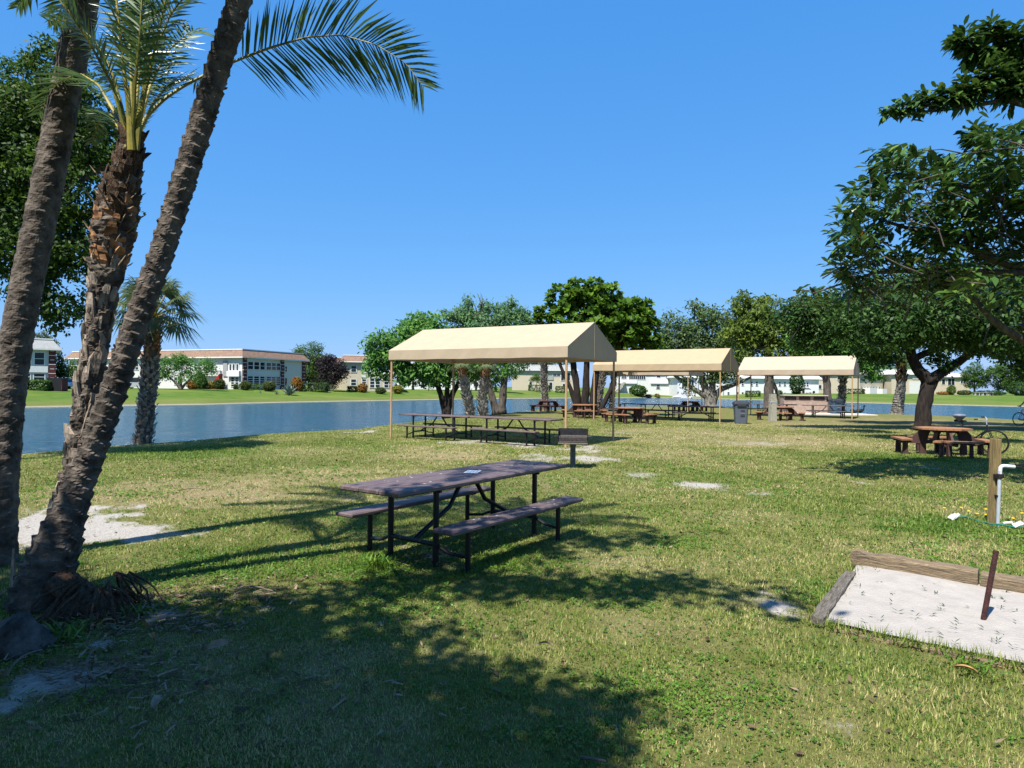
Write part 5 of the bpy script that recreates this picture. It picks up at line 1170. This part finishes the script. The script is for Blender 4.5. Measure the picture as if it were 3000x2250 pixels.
for i, (px0, py0, px1, py1, lab) in enumerate(((270, 1770, 365, 1778, 'pale dead frond stalk lying right of the palm roots'), (350, 1742, 400, 1725, 'short grey stick on the sand by the palm roots'), (430, 1830, 540, 1815, 'crooked pale root lying beyond the palm roots'), (-30, 1772, 32, 1735, 'pale stick at the left edge by the stump'), (280, 2000, 290, 1900, 'thin twig in the shadow below the palms'), (20, 1990, 110, 1920, 'long twig lying in the shade at lower left'), (520, 1440, 590, 1437, 'thin straw twig on the dry grass'), (460, 1990, 520, 1975, 'bleached short stick in the dark lower left'), (700, 1720, 800, 1742, 'brown stick lying in dappled light'), (1700, 2230, 1775, 2250, 'dark stick at the bottom edge'))):
    p0, p1 = np.array(G(px0, py0)), np.array(G(px1, py1)); b = MB(); pp = curve(p0+[0, 0, .015], p1+[0, 0, .03], .12, 7); pp[:, 2] = np.clip(pp[:, 2], .008, .05); b.tube(pp, np.linspace(.016 if i < 4 else .008, .005, 7), 6, fn=lumpy(.3, 9)); o = b.build('stick', MT['dead_frond' if i in (0, 2, 3, 7) else 'twig']); tag(o, lab, 'stick', 'sticks on the ground')
# loose chips and fibre at the palm foot, too many to count
Vs = []
for px, py, rx, ry, n in ((330, 1800, 190, 70, 420), (700, 1740, 250, 50, 300), (560, 1830, 200, 40, 200), (300, 1960, 300, 80, 260), (1250, 1640, 120, 30, 120), (1720, 1225+10, 120, 6, 90), (500, 2020, 700, 180, 380)):
    for _ in range(n):
        q = G(px+rng.normal(0, rx*.5), py+rng.normal(0, ry*.5)); a = rng.uniform(0, 6.28); L = rng.uniform(.02, .10); d = np.array([math.cos(a), math.sin(a), rng.normal(0, .15)])*L; w_ = np.array([-math.sin(a), math.cos(a), 0])*rng.uniform(.003, .012); q = q+[0, 0, .015]; Vs.append([q-w_, q+d-w_*.5, q+d+w_*.5, q+w_])
for _ in range(2600):
    t_ = rng.uniform(-.68, .68); r_ = math.sqrt(rng.uniform(9, 260)); a = rng.uniform(0, 6.28); L = rng.uniform(.012, .045)*(1+r_/14); x, y = r_*math.sin(t_), r_*math.cos(t_)
    if in_pit(np.array(x), np.array(y)): continue
    d = np.array([math.cos(a), math.sin(a), rng.normal(0, .3)])*L; w_ = np.array([-math.sin(a), math.cos(a), 0])*L*rng.uniform(.12, .35); q = np.array([x, y, float(gz(x, y))+.022]); Vs.append([q-w_*.3, q+d*.5-w_, q+d, q+d*.5+w_])
o = fast('leaf_debris', np.array(Vs), 4, rng.random(len(Vs)), leafmat('debris', (.07, .045, .03), (.19, .13, .08), (.42, .32, .22), .1, .8, .1)); tag(o, 'scattered brown chips and straw around the palm roots', 'debris', kind='stuff')

# ------------------------------------------------------------------ houses on the far bank
def building(label, px, D, rz, Lx, Ly, Hh, wall, roof, rh=1.3, z0=None, over=.6):
    x = X(px, D); z = float(gz(x, D)) if z0 is None else z0
    t = thing('apartment_building', label, 'apartment building', (x, D, z), rz)
    b = MB(); b.box((Lx/2, Ly/2, Hh/2-.5), (Lx, Ly, Hh+1.0)); w_ = b.build('wall', MT[wall], t)
    b = MB(); o, i_ = over, .35
    z0_, z1_ = Hh+.12, Hh+rh; V = [(-o, -o, z0_), (Lx+o, -o, z0_), (Lx+o, Ly+o, z0_), (-o, Ly+o, z0_), (i_, i_, z1_), (Lx-i_, i_, z1_), (Lx-i_, Ly-i_, z1_), (i_, Ly-i_, z1_)]
    b.add(V, [(0, 1, 5, 4), (1, 2, 6, 5), (2, 3, 7, 6), (3, 0, 4, 7), (4, 5, 6, 7), (3, 2, 1, 0)]); r_ = b.build('roof', MT[roof], t)
    b = MB(); e = o+.03
    b.box((Lx/2, Ly/2, Hh+.02), (Lx+2*e, Ly+2*e, .19)); b.build('eave', MT['white'], r_)
    b = MB(); b.box((Lx/2, Ly/2, z1_+.05), (Lx-2*i_+.25, Ly-2*i_+.25, .16)); b.build('ridge_cap', MT['white'], r_)
    t['_d'] = (Lx, Ly); return t
def put(t, face, s, z, w_, h_, dep, off):
    Lx, Ly = t['_d']
    if face == 'f': return (s, -off, z), (w_, dep, h_)
    if face == 'l': return (-off, s, z), (dep, w_, h_)
    return (Lx+off, s, z), (dep, w_, h_)
def windows(t, face, L_, m='glass_dark'):
    for s, z, w_, h_, nx, nz in L_:
        b = MB(); b.box(*put(t, face, s, z, w_, h_, .06, .02)); g = b.build('window', MT[m], t); b = MB(); f_ = .07
        for k in range(nx+1): b.box(*put(t, face, s-w_/2+w_*k/nx, z, f_*(1.6 if k in (0, nx) else 1), h_+.1, .05, .075))
        for k in range(nz+1): b.box(*put(t, face, s, z-h_/2+h_*k/nz, w_+.1, f_, .045, .073))
        b.build('window_frame', MT['white'], g)
def slabs(t, face, name, m, L_, dep=.14, off=.07):
    for s, z, w_, h_ in L_: b = MB(); b.box(*put(t, face, s, z, w_, h_, dep, off)); b.build(name, MT[m], t)
def pilaster(t, face, s, Hh, w_=.75):
    b = MB(); b.box(*put(t, face, s, Hh/2-.02, w_, Hh-.06, .22, .11)); p = b.build('brick_pilaster', MT['red_brick'], t); b = MB()
    for k in range(9): b.box(*put(t, face, s, .3+k*.58, w_*(1.02 if k % 2 else .6), .07, .24, .115))
    b.build('quoin', MT['white'], p)

HB = building('white two storey block with brown tiled roof and red brick pillars across the lake', 709, 108, math.atan2(.93, .37), 15.5, 41, 5.2, 'offwhite', 'shingle')
pilaster(HB, 'f', .45, 5.2); pilaster(HB, 'f', 9.3, 5.2); pilaster(HB, 'f', 15.0, 5.2)
windows(HB, 'f', [(1.75, 3.95, 1.25, 1.25, 1, 2), (3.15, 3.95, 1.25, 1.25, 1, 2), (4.5, 3.95, 1.15, 1.25, 1, 2), (6.0, 3.95, 1.2, 1.25, 1, 2), (7.2, 3.95, 1.1, 1.25, 1, 2), (8.35, 3.95, 1.1, 1.25, 1, 2), (1.75, 1.45, 1.25, 1.5, 1, 4), (3.15, 1.45, 1.25, 1.5, 1, 4), (4.5, 1.45, 1.15, 1.5, 1, 4), (6.0, 1.45, 1.2, 1.5, 1, 4), (7.2, 1.45, 1.1, 1.5, 1, 4), (8.35, 1.45, 1.1, 1.5, 1, 4), (10.3, 3.6, .6, 1.0, 1, 2), (10.3, 1.1, .7, 1.9, 1, 1)])
windows(HB, 'l', [(.95, 3.6, .5, 1.1, 1, 1), (1.7, 3.6, .5, 1.1, 1, 1), (2.4, 3.6, .5, 1.1, 1, 1), (1.0, 1.2, .7, 1.5, 1, 4), (1.9, 1.2, .7, 1.5, 1, 4), (6.3, 3.8, .8, .9, 1, 1), (9.5, 3.7, 1.6, 1.1, 2, 2), (14, 3.7, 1.6, 1.1, 2, 2), (19, 3.7, 1.6, 1.1, 2, 2), (24, 3.7, 1.6, 1.1, 2, 2), (30, 3.7, 1.6, 1.1, 2, 2), (35, 3.7, 1.6, 1.1, 2, 2), (9.5, 1.3, 1.6, 1.3, 2, 2), (14, 1.3, 1.6, 1.3, 2, 2), (19, 1.3, 1.6, 1.3, 2, 2), (30, 1.3, 1.6, 1.3, 2, 2), (36, 1.3, 1.6, 1.3, 2, 2)])
slabs(HB, 'l', 'door_recess', 'shingle_grey', [(3.5, 3.4, .9, 2.6)]); slabs(HB, 'l', 'balcony_wall', 'white', [(1.5, 2.55, 2.6, .9), (6.5, 2.6, 4.5, .9)], .5, .26)
b = MB(); b.add([(-.9, 3.2, 0), (-.9, 5.6, 0), (-.9, 3.2, 2.5), (-1.7, 3.2, 0), (-1.7, 5.6, 0), (-1.7, 3.2, 2.5)], [(0, 1, 2), (5, 4, 3), (1, 4, 5, 2), (0, 3, 4, 1), (0, 2, 5, 3)]); b.build('staircase', MT['red_paint'], HB)
HA = building('white block with grey roof and red brick corner at the far left edge', -80, 81.2, .62, 8.3, 14, 5.1, 'offwhite', 'shingle_grey', z0=.75)
pilaster(HA, 'f', 7.95, 5.1)
windows(HA, 'f', [(6.6, 3.9, 1.1, 1.6, 1, 2), (4.9, 3.9, 1.1, 1.6, 1, 2), (6.6, 1.35, 1.2, 1.3, 1, 3), (5.1, 1.35, 1.2, 1.3, 1, 3), (2.5, 3.9, 1.1, 1.6, 1, 2), (2.5, 1.35, 1.2, 1.3, 1, 3), (.8, 3.9, 1.1, 1.6, 1, 2), (.8, 1.35, 1.2, 1.3, 1, 3)])
slabs(HA, 'f', 'spandrel', 'white', [(4.0, 2.55, 7.0, .8)], .18, .09)
HC = building('cream block with brown roof and a recessed glazed porch left of the nearest canopy', 1000, 123, .20, 9.6, 22, 5.2, 'cream', 'shingle', 1.2)
windows(HC, 'f', [(2.2, 3.9, 1.0, 1.2, 1, 2), (2.2, 1.4, 1.0, 1.2, 1, 2), (4.1, 1.6, .8, .9, 1, 2), (5.6, 1.35, .9, 1.8, 1, 3), (6.6, 1.35, .9, 1.8, 1, 3), (8.2, 1.35, .9, 1.8, 1, 3), (9.0, 1.35, .8, 1.8, 1, 3)])
slabs(HC, 'f', 'porch_panel', 'offwhite', [(6.9, 3.6, 4.4, 1.5), (4.1, 3.0, .8, 1.3)], .10, .05)
HC2 = building('lower cream wing behind the purple leaved tree', 905, 128, .20, 6.2, 14, 5.0, 'cream', 'shingle', 1.2); windows(HC2, 'f', [(3.2, 3.8, 1.0, 1.2, 1, 2), (3.6, 1.4, 1.2, 1.1, 2, 2)])
HD = building('white block glimpsed between the stems under the nearest canopy', 1160, 168, .05, 24, 14, 5.4, 'white', 'shingle_white')
windows(HD, 'f', [(2+2.6*k, z, 1.3, 1.2, 2, 1) for k in range(9) for z in (1.4, 4.1)])
HE = building('cream walled block with grey roof behind the spiky cabbage palm', 1500, 172, -.03, 16.5, 14, 5.2, 'cream', 'shingle_grey')
slabs(HE, 'f', 'porch_panel', 'shingle_grey', [(9.2, 3.3, 3.0, 1.2)]); windows(HE, 'f', [(4.8, 1.4, .8, 1.6, 1, 1), (11.5, 4.0, 2.0, .5, 2, 1), (13.8, 3.6, 2.4, 2.0, 3, 1), (13.8, 1.3, 1.6, 1.0, 2, 1), (10, 1.2, .9, 1.9, 1, 1)])
HF = building('white block with outside stair seen under the middle canopy', 1800, 178, -.10, 15.0, 13, 5.4, 'offwhite', 'shingle_white')
windows(HF, 'f', [(2.5, 4.3, 1.4, 1.5, 3, 1), (6.0, 4.3, 4.4, 1.7, 8, 1), (7.5, 1.2, 1.0, 1.2, 1, 1), (11.5, 1.5, 1.0, 1.1, 1, 2), (11.6, 4.5, 1.1, 1.0, 1, 1), (14, 4.4, 1.1, 1.1, 1, 2)])
slabs(HF, 'f', 'balcony_wall', 'white', [(3.4, 2.8, 5.0, .9), (11.8, 3.0, 4.6, 1.2)], .4, .2)
b = MB(); b.add([(2.2, -.5, 2.7), (.0, -.5, 0), (.9, -.5, 0), (2.9, -.5, 2.7), (2.2, -1.8, 2.7), (.0, -1.8, 0), (.9, -1.8, 0), (2.9, -1.8, 2.7)], [(0, 1, 2, 3), (7, 6, 5, 4), (0, 3, 7, 4), (1, 5, 6, 2), (3, 2, 6, 7), (0, 4, 5, 1)]); b.build('staircase', MT['concrete'], HF)
HG = building('long white block with many small windows behind the ridged trunk', 1985, 170, .10, 38, 12, 5.6, 'white', 'shingle_white')
windows(HG, 'f', [(1.6, 4.1, 1.0, 1.7, 1, 1), (3.6, 4.1, 1.4, 1.7, 2, 1), (6.6, 4.0, 1.2, 1.6, 2, 2), (9, 1.6, .8, 1.1, 1, 1)]+[(13.5+1.9*k+(.5 if k % 2 else 0), z, .62, 1.05, 1, 2) for k in range(12) for z in (1.5, 4.2)])
slabs(HG, 'f', 'entry_wall', 'offwhite', [(10.2, 1.9, 3.4, 3.8), (5.0, 4.1, .5, 2.6)], .6, .3)
HH = building('shadowed beige block behind the cabbage palm with curled stubs', 2378, 178, -.05, 12.5, 12, 5.4, 'cream', 'shingle_white'); windows(HH, 'f', [(1.8, 1.7, 1.6, 1.1, 2, 1), (3.6, 1.7, 1.4, 1.1, 1, 1), (7.4, 1.7, 1.4, 1.1, 1, 1), (2.6, 4.2, 1.6, 1.1, 2, 1), (7.4, 4.2, 1.6, 1.1, 2, 1)])
HI = building('long beige block with pale roof receding beside the rightmost canopy', 2508, 182, .55, 13, 12, 5.4, 'cream', 'shingle_white', 1.1); windows(HI, 'f', [(1.2+1.45*k, z, .7, 1.1, 1, 1) for k in range(8) for z in (1.5, 4.3)])
slabs(HI, 'f', 'utility_box', 'white', [(5.0, .8, 3.4, 1.6), (10.5, .7, 2.2, 1.4)], 2.0, 1.0)
HJ = building('cream block with pale roof behind the smooth palm and thick bent trunk', 2612, 186, .03, 9.5, 14, 5.5, 'cream', 'shingle_white'); slabs(HJ, 'f', 'porch_panel', 'offwhite', [(6.6, 1.8, 3.2, 3.4), (7.5, 4.6, 3.2, .9)], .12, .06); windows(HJ, 'f', [(8.4, 1.3, 1.4, 2.0, 2, 1), (6.6, 1.9, 1.4, 1.4, 1, 1), (3.2, 4.3, 2.2, 1.0, 2, 1)])
HK = building('low beige wing with pale roof right of the thick bent trunk', 2722, 190, -.02, 11.3, 12, 5.0, 'cream', 'shingle_white', 1.1); windows(HK, 'f', [(4.0, 3.6, 1.0, 1.5, 1, 1), (6.2, 3.6, 2.0, 1.9, 2, 1), (9.5, 3.7, 1.4, 1.1, 2, 1), (6.0, 1.4, 1.4, 1.2, 2, 1)])

# ------------------------------------------------------------------ cars and dumpster
def car(label, px, D, rz, m, suv=False):
    x = X(px, D); t = thing('parked_car', label, 'car', (x, D, float(gz(x, D))), rz, 'cars parked by the far houses')
    h2 = 1.75 if suv else 1.42; L = 4.5; W = 1.75
    low = [(-2.25, .35), (-2.25, .78), (-2.1, .92), (-1.3 if not suv else -2.05, .98), (.9, .95), (1.9, .82), (2.22, .66), (2.25, .35), (1.75, .22), (-1.75, .22)]
    b = MB(); M = Matrix.Translation((0, W/2, 0)) @ Matrix.Rotation(math.pi/2, 4, 'X'); b.prism(low, 0, W, M)
    cab = [(-1.75 if not suv else -2.1, .94), (-1.05 if not suv else -1.85, h2-.03), (.15, h2), (.45, h2-.10), (1.15, .93)]
    M2 = Matrix.Translation((0, W/2-.12, 0)) @ Matrix.Rotation(math.pi/2, 4, 'X'); b.prism(cab, 0, W-.24, M2); b.build('body', m, t)
    for y in (-W/2+.11, W/2-.11):
        b = MB(); c2 = [(-1.45 if not suv else -1.85, .99), (-.98 if not suv else -1.70, h2-.12), (.12, h2-.10), (.85, .99)]; M3 = Matrix.Translation((0, y+.015, 0)) @ Matrix.Rotation(math.pi/2, 4, 'X'); b.prism(c2, 0, .03, M3); b.build('side_window', MT['glass_dark'], t)
    b = MB(); b.add([(1.12, -.68, .965), (1.12, .68, .965), (.52, .62, h2-.12), (.52, -.62, h2-.12)], [(0, 1, 2, 3)]); b.build('windscreen', MT['glass_dark'], t)
    for sx in (-1.4, 1.4):
        for sy in (-1, 1):
            b = MB(); b.lathe([(.2, -.12), (.33, -.11), (.34, 0), (.33, .11), (.2, .12)], 16); b.v[0] = b.v[0] @ np.array(Matrix.Rotation(math.pi/2, 3, 'X')).T+np.array([sx, sy*(W/2-.08), .33]); b.build('wheel', MT['black'], t)
    for sy in (-.6, .6): b = MB(); b.box((2.22, sy, .68), (.06, .32, .12)); b.build('headlight', MT['silver'], t)
car('white car half hidden behind the black dumpster at far left', 163, 92, -.3, MT['white_gloss']); car('silver car facing the lake left of the middle palm trunk', 207, 98, -1.2, MT['silver'])
car('blue car glimpsed between the middle and right palm trunks', 314, 100, -1.3, MT['car_blue']); car('silver estate car behind the small tree on the far bank', 408, 101, .15, MT['silver'], True)
car('white car parked far behind the brick barbecue', 2364, 172, .1, MT['white_gloss'])
x = X(168, 82); t = thing('dumpster', 'black dumpster with red end beside the hedge on the far left bank', 'dumpster', (x, 82, float(gz(x, 82))), .05)
b = MB(); b.box((0, 0, .75), (1.6, 1.2, 1.5), taper=1.06); b.build('bin_body', MT['black'], t); b = MB(); b.box((.86, 0, .75), (.08, 1.2, 1.45)); b.build('end_panel', MT['red_brick'], t); b = MB(); b.box((0, 0, 1.55), (1.75, 1.3, .08)); b.build('lid', MT['black'], t)

# ------------------------------------------------------------------ shrubs and trees on the far bank
def shrub(label, px, D, wpx, hpx, lm, name='shrub', n=520, leaf=.22, box=False, cat='shrub', grp='shrubs before the far houses', base=0):
    x = X(px, D); z = float(gz(x, D)); w_ = wpx*D/F/2; h_ = hpx*D/F; t = thing(name, label, cat, (x, D, z), 0, grp)
    b = MB(); [b.tube([(0, 0, -.05), (.2*math.cos(a), .2*math.sin(a), h_*.5)], [.06, .03], 5) for a in (0, 2, 4)]; b.build('stem', MT['bark_dark'], t)
    if box: c = rng.uniform(-1, 1, (n, 3)); k = rng.integers(0, 3, n); c[np.arange(n), k] = np.sign(c[np.arange(n), k]); c = c*np.array([w_, min(w_, .6), h_*.5])+np.array([0, 0, h_*.5])
    else:
        d = sph(n); c = d*(rng.uniform(.55, 1, n)**.5)[:, None]*np.array([w_, w_*.8, h_*.52])*(.82+.36*noise3(d+px, 2.2))[:, None]+np.array([0, 0, h_*.52+base*h_])
    c[:, 2] = np.maximum(c[:, 2], .05); c += np.array([x, D, z]); V, T = leaf_cloud(c, 7, np.full(n, .16), leaf, leaf*.55, .4, np.array([x, D, z+h_*.4]), .1, .7); fast('foliage', V, 4, T, lm, t); return t
shrub('clipped green hedge along the grey roofed block at far left', 110, 81, 64, 28, L_FAR, 'hedge', 500, box=True, cat='hedge', grp='hedges of the far bank')
shrub('round clipped shrub left of the brick pillared facade', 643, 104, 32, 30, L_OLIVE); shrub('round clipped shrub below the left windows of the pillared facade', 719, 104, 28, 26, L_OLIVE); shrub('round clipped shrub at the middle of the pillared facade', 788, 105, 34, 27, L_OLIVE)
shrub('orange croton bush at the right end of the pillared facade', 869, 110, 34, 40, L_CROT); shrub('row of gold and orange crotons left of the pillared facade', 606, 106, 70, 24, L_YELB, n=500); shrub('orange low croton under the small spreading tree', 566, 105, 36, 24, L_CROT)
shrub('upright green bush among the gold crotons', 590, 104, 30, 44, L_FAR)
shrub('low hedge under the windows of the pillared facade', 745, 108, 110, 14, L_FAR, 'hedge', 400, box=True, cat='hedge', grp='hedges of the far bank'); shrub('dark hedge between the pillared block and the purple tree', 915, 112, 84, 24, L_DARK, 'hedge', 600, box=True, cat='hedge', grp='hedges of the far bank')
shrub('square hedge at the foot of the cream wall', 1033, 119, 24, 14, L_FAR, 'hedge', 200, box=True, cat='hedge', grp='hedges of the far bank'); shrub('reddish bush before the cream block porch', 1063, 118, 30, 26, L_CROT, n=260)
shrub('pale round shrub before the glazed porch', 1115, 118, 28, 18, L_OLIVE); shrub('yellow bush left of the tree with three stems', 1165, 122, 30, 26, L_YELB, n=300)
shrub('dark hedge in front of the cream walled block', 1580, 165, 60, 17, L_FAR, 'hedge', 500, box=True, cat='hedge', grp='hedges of the far bank'); shrub('square green hedge right of the spiky cabbage palm', 1642, 163, 26, 18, L_FAR, 'hedge', 300, box=True, cat='hedge', grp='hedges of the far bank')
shrub('large rounded green bush by the outside stair', 1870, 166, 50, 32, L_FAR, n=700, leaf=.3); shrub('small red bush right of the large rounded bush', 1900, 166, 18, 10, L_PURP, n=160); shrub('yellow green bush before the white stair block', 1926, 168, 16, 10, L_YELB, n=160)
shrub('hedge at the corner of the long white block', 2206, 160, 38, 17, L_FAR, 'hedge', 400, box=True, cat='hedge', grp='hedges of the far bank'); shrub('dark bushy mass before the beige blocks', 2335, 160, 44, 62, L_DARK, n=800, leaf=.3); shrub('small shrub before the long white block', 2282, 160, 20, 14, L_FAR, n=200); shrub('dark low hedge before the shadowed beige block', 2500, 165, 60, 14, L_DARK, 'hedge', 400, box=True, cat='hedge', grp='hedges of the far bank')
shrub('rounded bright green bush right of the thick bent trunk', 2787, 165, 24, 28, L_YEL, n=400); shrub('red and green croton bed right of the thick bent trunk', 2766, 166, 40, 9, L_CROT, n=260); shrub('yellow green low bush further right on the bank', 2825, 165, 40, 14, L_OLIVE, n=300); shrub('dark leafy mass at the right edge of the far bank', 2990, 160, 80, 40, L_DARK, n=900, leaf=.3); shrub('low dark planting under the two far right trees', 2900, 160, 90, 14, L_DARK, n=500)
def farty(label, px, D, lobes, lm, trunk_top, name='shade_tree', L=.34, dens=9, r=.28, stems=1, k=14, gap=.34, bark='bark', grp='trees of the far bank', crad=.55):
    g = at(px, D); tr = []
    for i in range(stems): tr.append(([g, P(px+(i-(stems-1)/2)*14, (trunk_top+1140)/2, D), P(px+(i-(stems-1)/2)*34, trunk_top, D)], [r, r*.75, r*.5]))
    return tree(name, label, tr, PL(lobes, D), lm, bark, L=L, W=L*.5, dens=dens, k=k, crad=crad, gap=gap, gs=.5, group=grp)
farty('small spreading tree with forked trunk on the left of the far bank', 530, 97, [(480, 1070, 26), (515, 1060, 28), (550, 1070, 30), (590, 1078, 28), (620, 1085, 18), (490, 1095, 22), (540, 1100, 26), (580, 1100, 22), (465, 1095, 16), (530, 1045, 14), (610, 1065, 14)], L_MID, 1105, L=.26, dens=16, r=.22, stems=3, gap=.38)
farty('rounded bright green tree behind the right end of the pillared block', 905, 128, [(905, 1030, 34), (880, 1060, 30), (930, 1060, 36), (900, 1085, 40), (935, 1095, 30), (880, 1100, 26), (925, 1020, 22), (875, 1035, 20)], L_FAR, 1105)
farty('dark purple leaved tree in front of the cream block', 962, 116, [(965, 1060, 24), (945, 1075, 24), (990, 1075, 26), (965, 1095, 34), (1000, 1095, 20), (940, 1105, 20), (980, 1115, 24), (968, 1052, 16)], L_PURP, 1115, 'purple_tree', L=.30, dens=14)
farty('pine like dark tree beside the grey roofed block at far left', 175, 96, [(160, 1060, 18), (180, 1050, 14), (165, 1085, 26), (190, 1080, 18), (150, 1100, 16), (185, 1100, 18), (172, 1035, 8)], L_DARK, 1100, 'conifer', L=.3, dens=12)
farty('small green tree left of the middle palm trunk on the far bank', 222, 106, [(222, 1075, 22), (212, 1095, 20), (236, 1090, 22), (225, 1110, 18)], L_FAR, 1105)
farty('tall tree behind the grey roofed block', 125, 112, [(120, 985, 20), (140, 1000, 18), (105, 1000, 20), (160, 1010, 12), (170, 1025, 10)], L_OLIVE, 1010)
farty('left one of two round dark trees at far right', 2855, 178, [(2855, 1085, 24), (2835, 1100, 20), (2872, 1102, 24), (2850, 1118, 24), (2880, 1120, 20)], L_FAR, 1120, L=.45, dens=6)
farty('right one of two round dark trees at far right', 2925, 176, [(2925, 1078, 26), (2950, 1090, 28), (2905, 1095, 24), (2935, 1112, 34), (2970, 1105, 28), (2960, 1128, 24)], L_FAR, 1120, L=.45, dens=6)
farty('broad dark tree at the far right picture edge', 3010, 172, [(3000, 1090, 34), (3020, 1070, 34), (3000, 1120, 30), (2985, 1125, 22), (3040, 1100, 40)], L_DARK, 1120, L=.45, dens=6)
farty('tree in front of the white block seen through the nearest canopy', 1210, 142, [(1200, 1090, 30), (1230, 1080, 30), (1260, 1095, 34), (1215, 1110, 24), (1290, 1100, 26)], L_DARK, 1105, L=.4, dens=7)
farty('dark leafy tree far behind the twin cabbage palms', 1395, 150, [(1385, 1100, 26), (1420, 1090, 30), (1450, 1110, 24), (1365, 1115, 20), (1490, 1095, 26)], L_FAR, 1110, L=.4, dens=7)
farty('tree far behind the gap between nearest and middle canopies', 1540, 185, [(1530, 1050, 30), (1570, 1045, 34), (1610, 1050, 30), (1650, 1060, 28)], L_FAR, 1075, L=.5, dens=5)
farty('broad tree far behind the middle canopy', 1960, 190, [(1930, 1070, 30), (1970, 1060, 34), (2020, 1065, 34), (2070, 1075, 30), (2110, 1075, 26)], L_FAR, 1080, L=.5, dens=5)
farty('broad tree far behind the beige blocks at right', 2600, 196, [(2540, 1080, 22), (2590, 1075, 24), (2640, 1078, 22), (2680, 1085, 22)], L_MID, 1090, L=.5, dens=5)
farty('thin young tree before the cream walled block', 1572, 160, [(1570, 1105, 10), (1580, 1112, 9), (1562, 1112, 8)], L_FAR, 1115, L=.3, dens=20, r=.08)
# agave and small plants
def rosette_plant(label, px, D, L, n, lm, name='agave'):
    x = X(px, D); z = float(gz(x, D)); c = np.array([x, D, z]); Vs = []
    for i in range(n):
        az = i*2.39996; el = R(15+65*(i/n)); d = np.array([math.cos(az)*math.cos(el), math.sin(az)*math.cos(el), math.sin(el)]); s = unit(np.cross(d, [0, 0, 1.]))*L*.08; Vs.append([c-s*.6, c+d*L*.5-s, c+d*L, c+d*L*.5+s])
    o = fast(name, np.array(Vs), 4, rng.random(n), lm); tag(o, label, 'plant', 'small plants on the far lawn'); 
rosette_plant('big grey green agave on the far lawn', 848, 101, 1.9, 34, L_AGAV); rosette_plant('small pale spiky plant left of the agave', 811, 100, .7, 20, L_AGAV, 'spiky_plant'); rosette_plant('tiny pale plant left of the small spiky plant', 763, 100, .5, 14, L_AGAV, 'spiky_plant'); rosette_plant('small cycad like plant near the water right of the feathery tree', 1498, 130, .9, 24, L_FAR, 'cycad')
for i, (px, w_) in enumerate(((2862, 16), (2884, 12), (2902, 14))):
    x = X(px, 158); t = thing('picnic_bench', ('left', 'middle', 'right')[i]+' one of three pale benches under the far right trees', 'bench', (x, 158, float(gz(x, 158))), .1*i, 'pale benches on the far bank')
    b = MB(); b.box((0, 0, .72), (1.3, .8, .06)); b.build('table_top', MT['slab'], t)
    for s in (-1, 1): b = MB(); b.box((s*.45, 0, .35), (.12, .6, .7)); b.build('leg', MT['slab'], t)
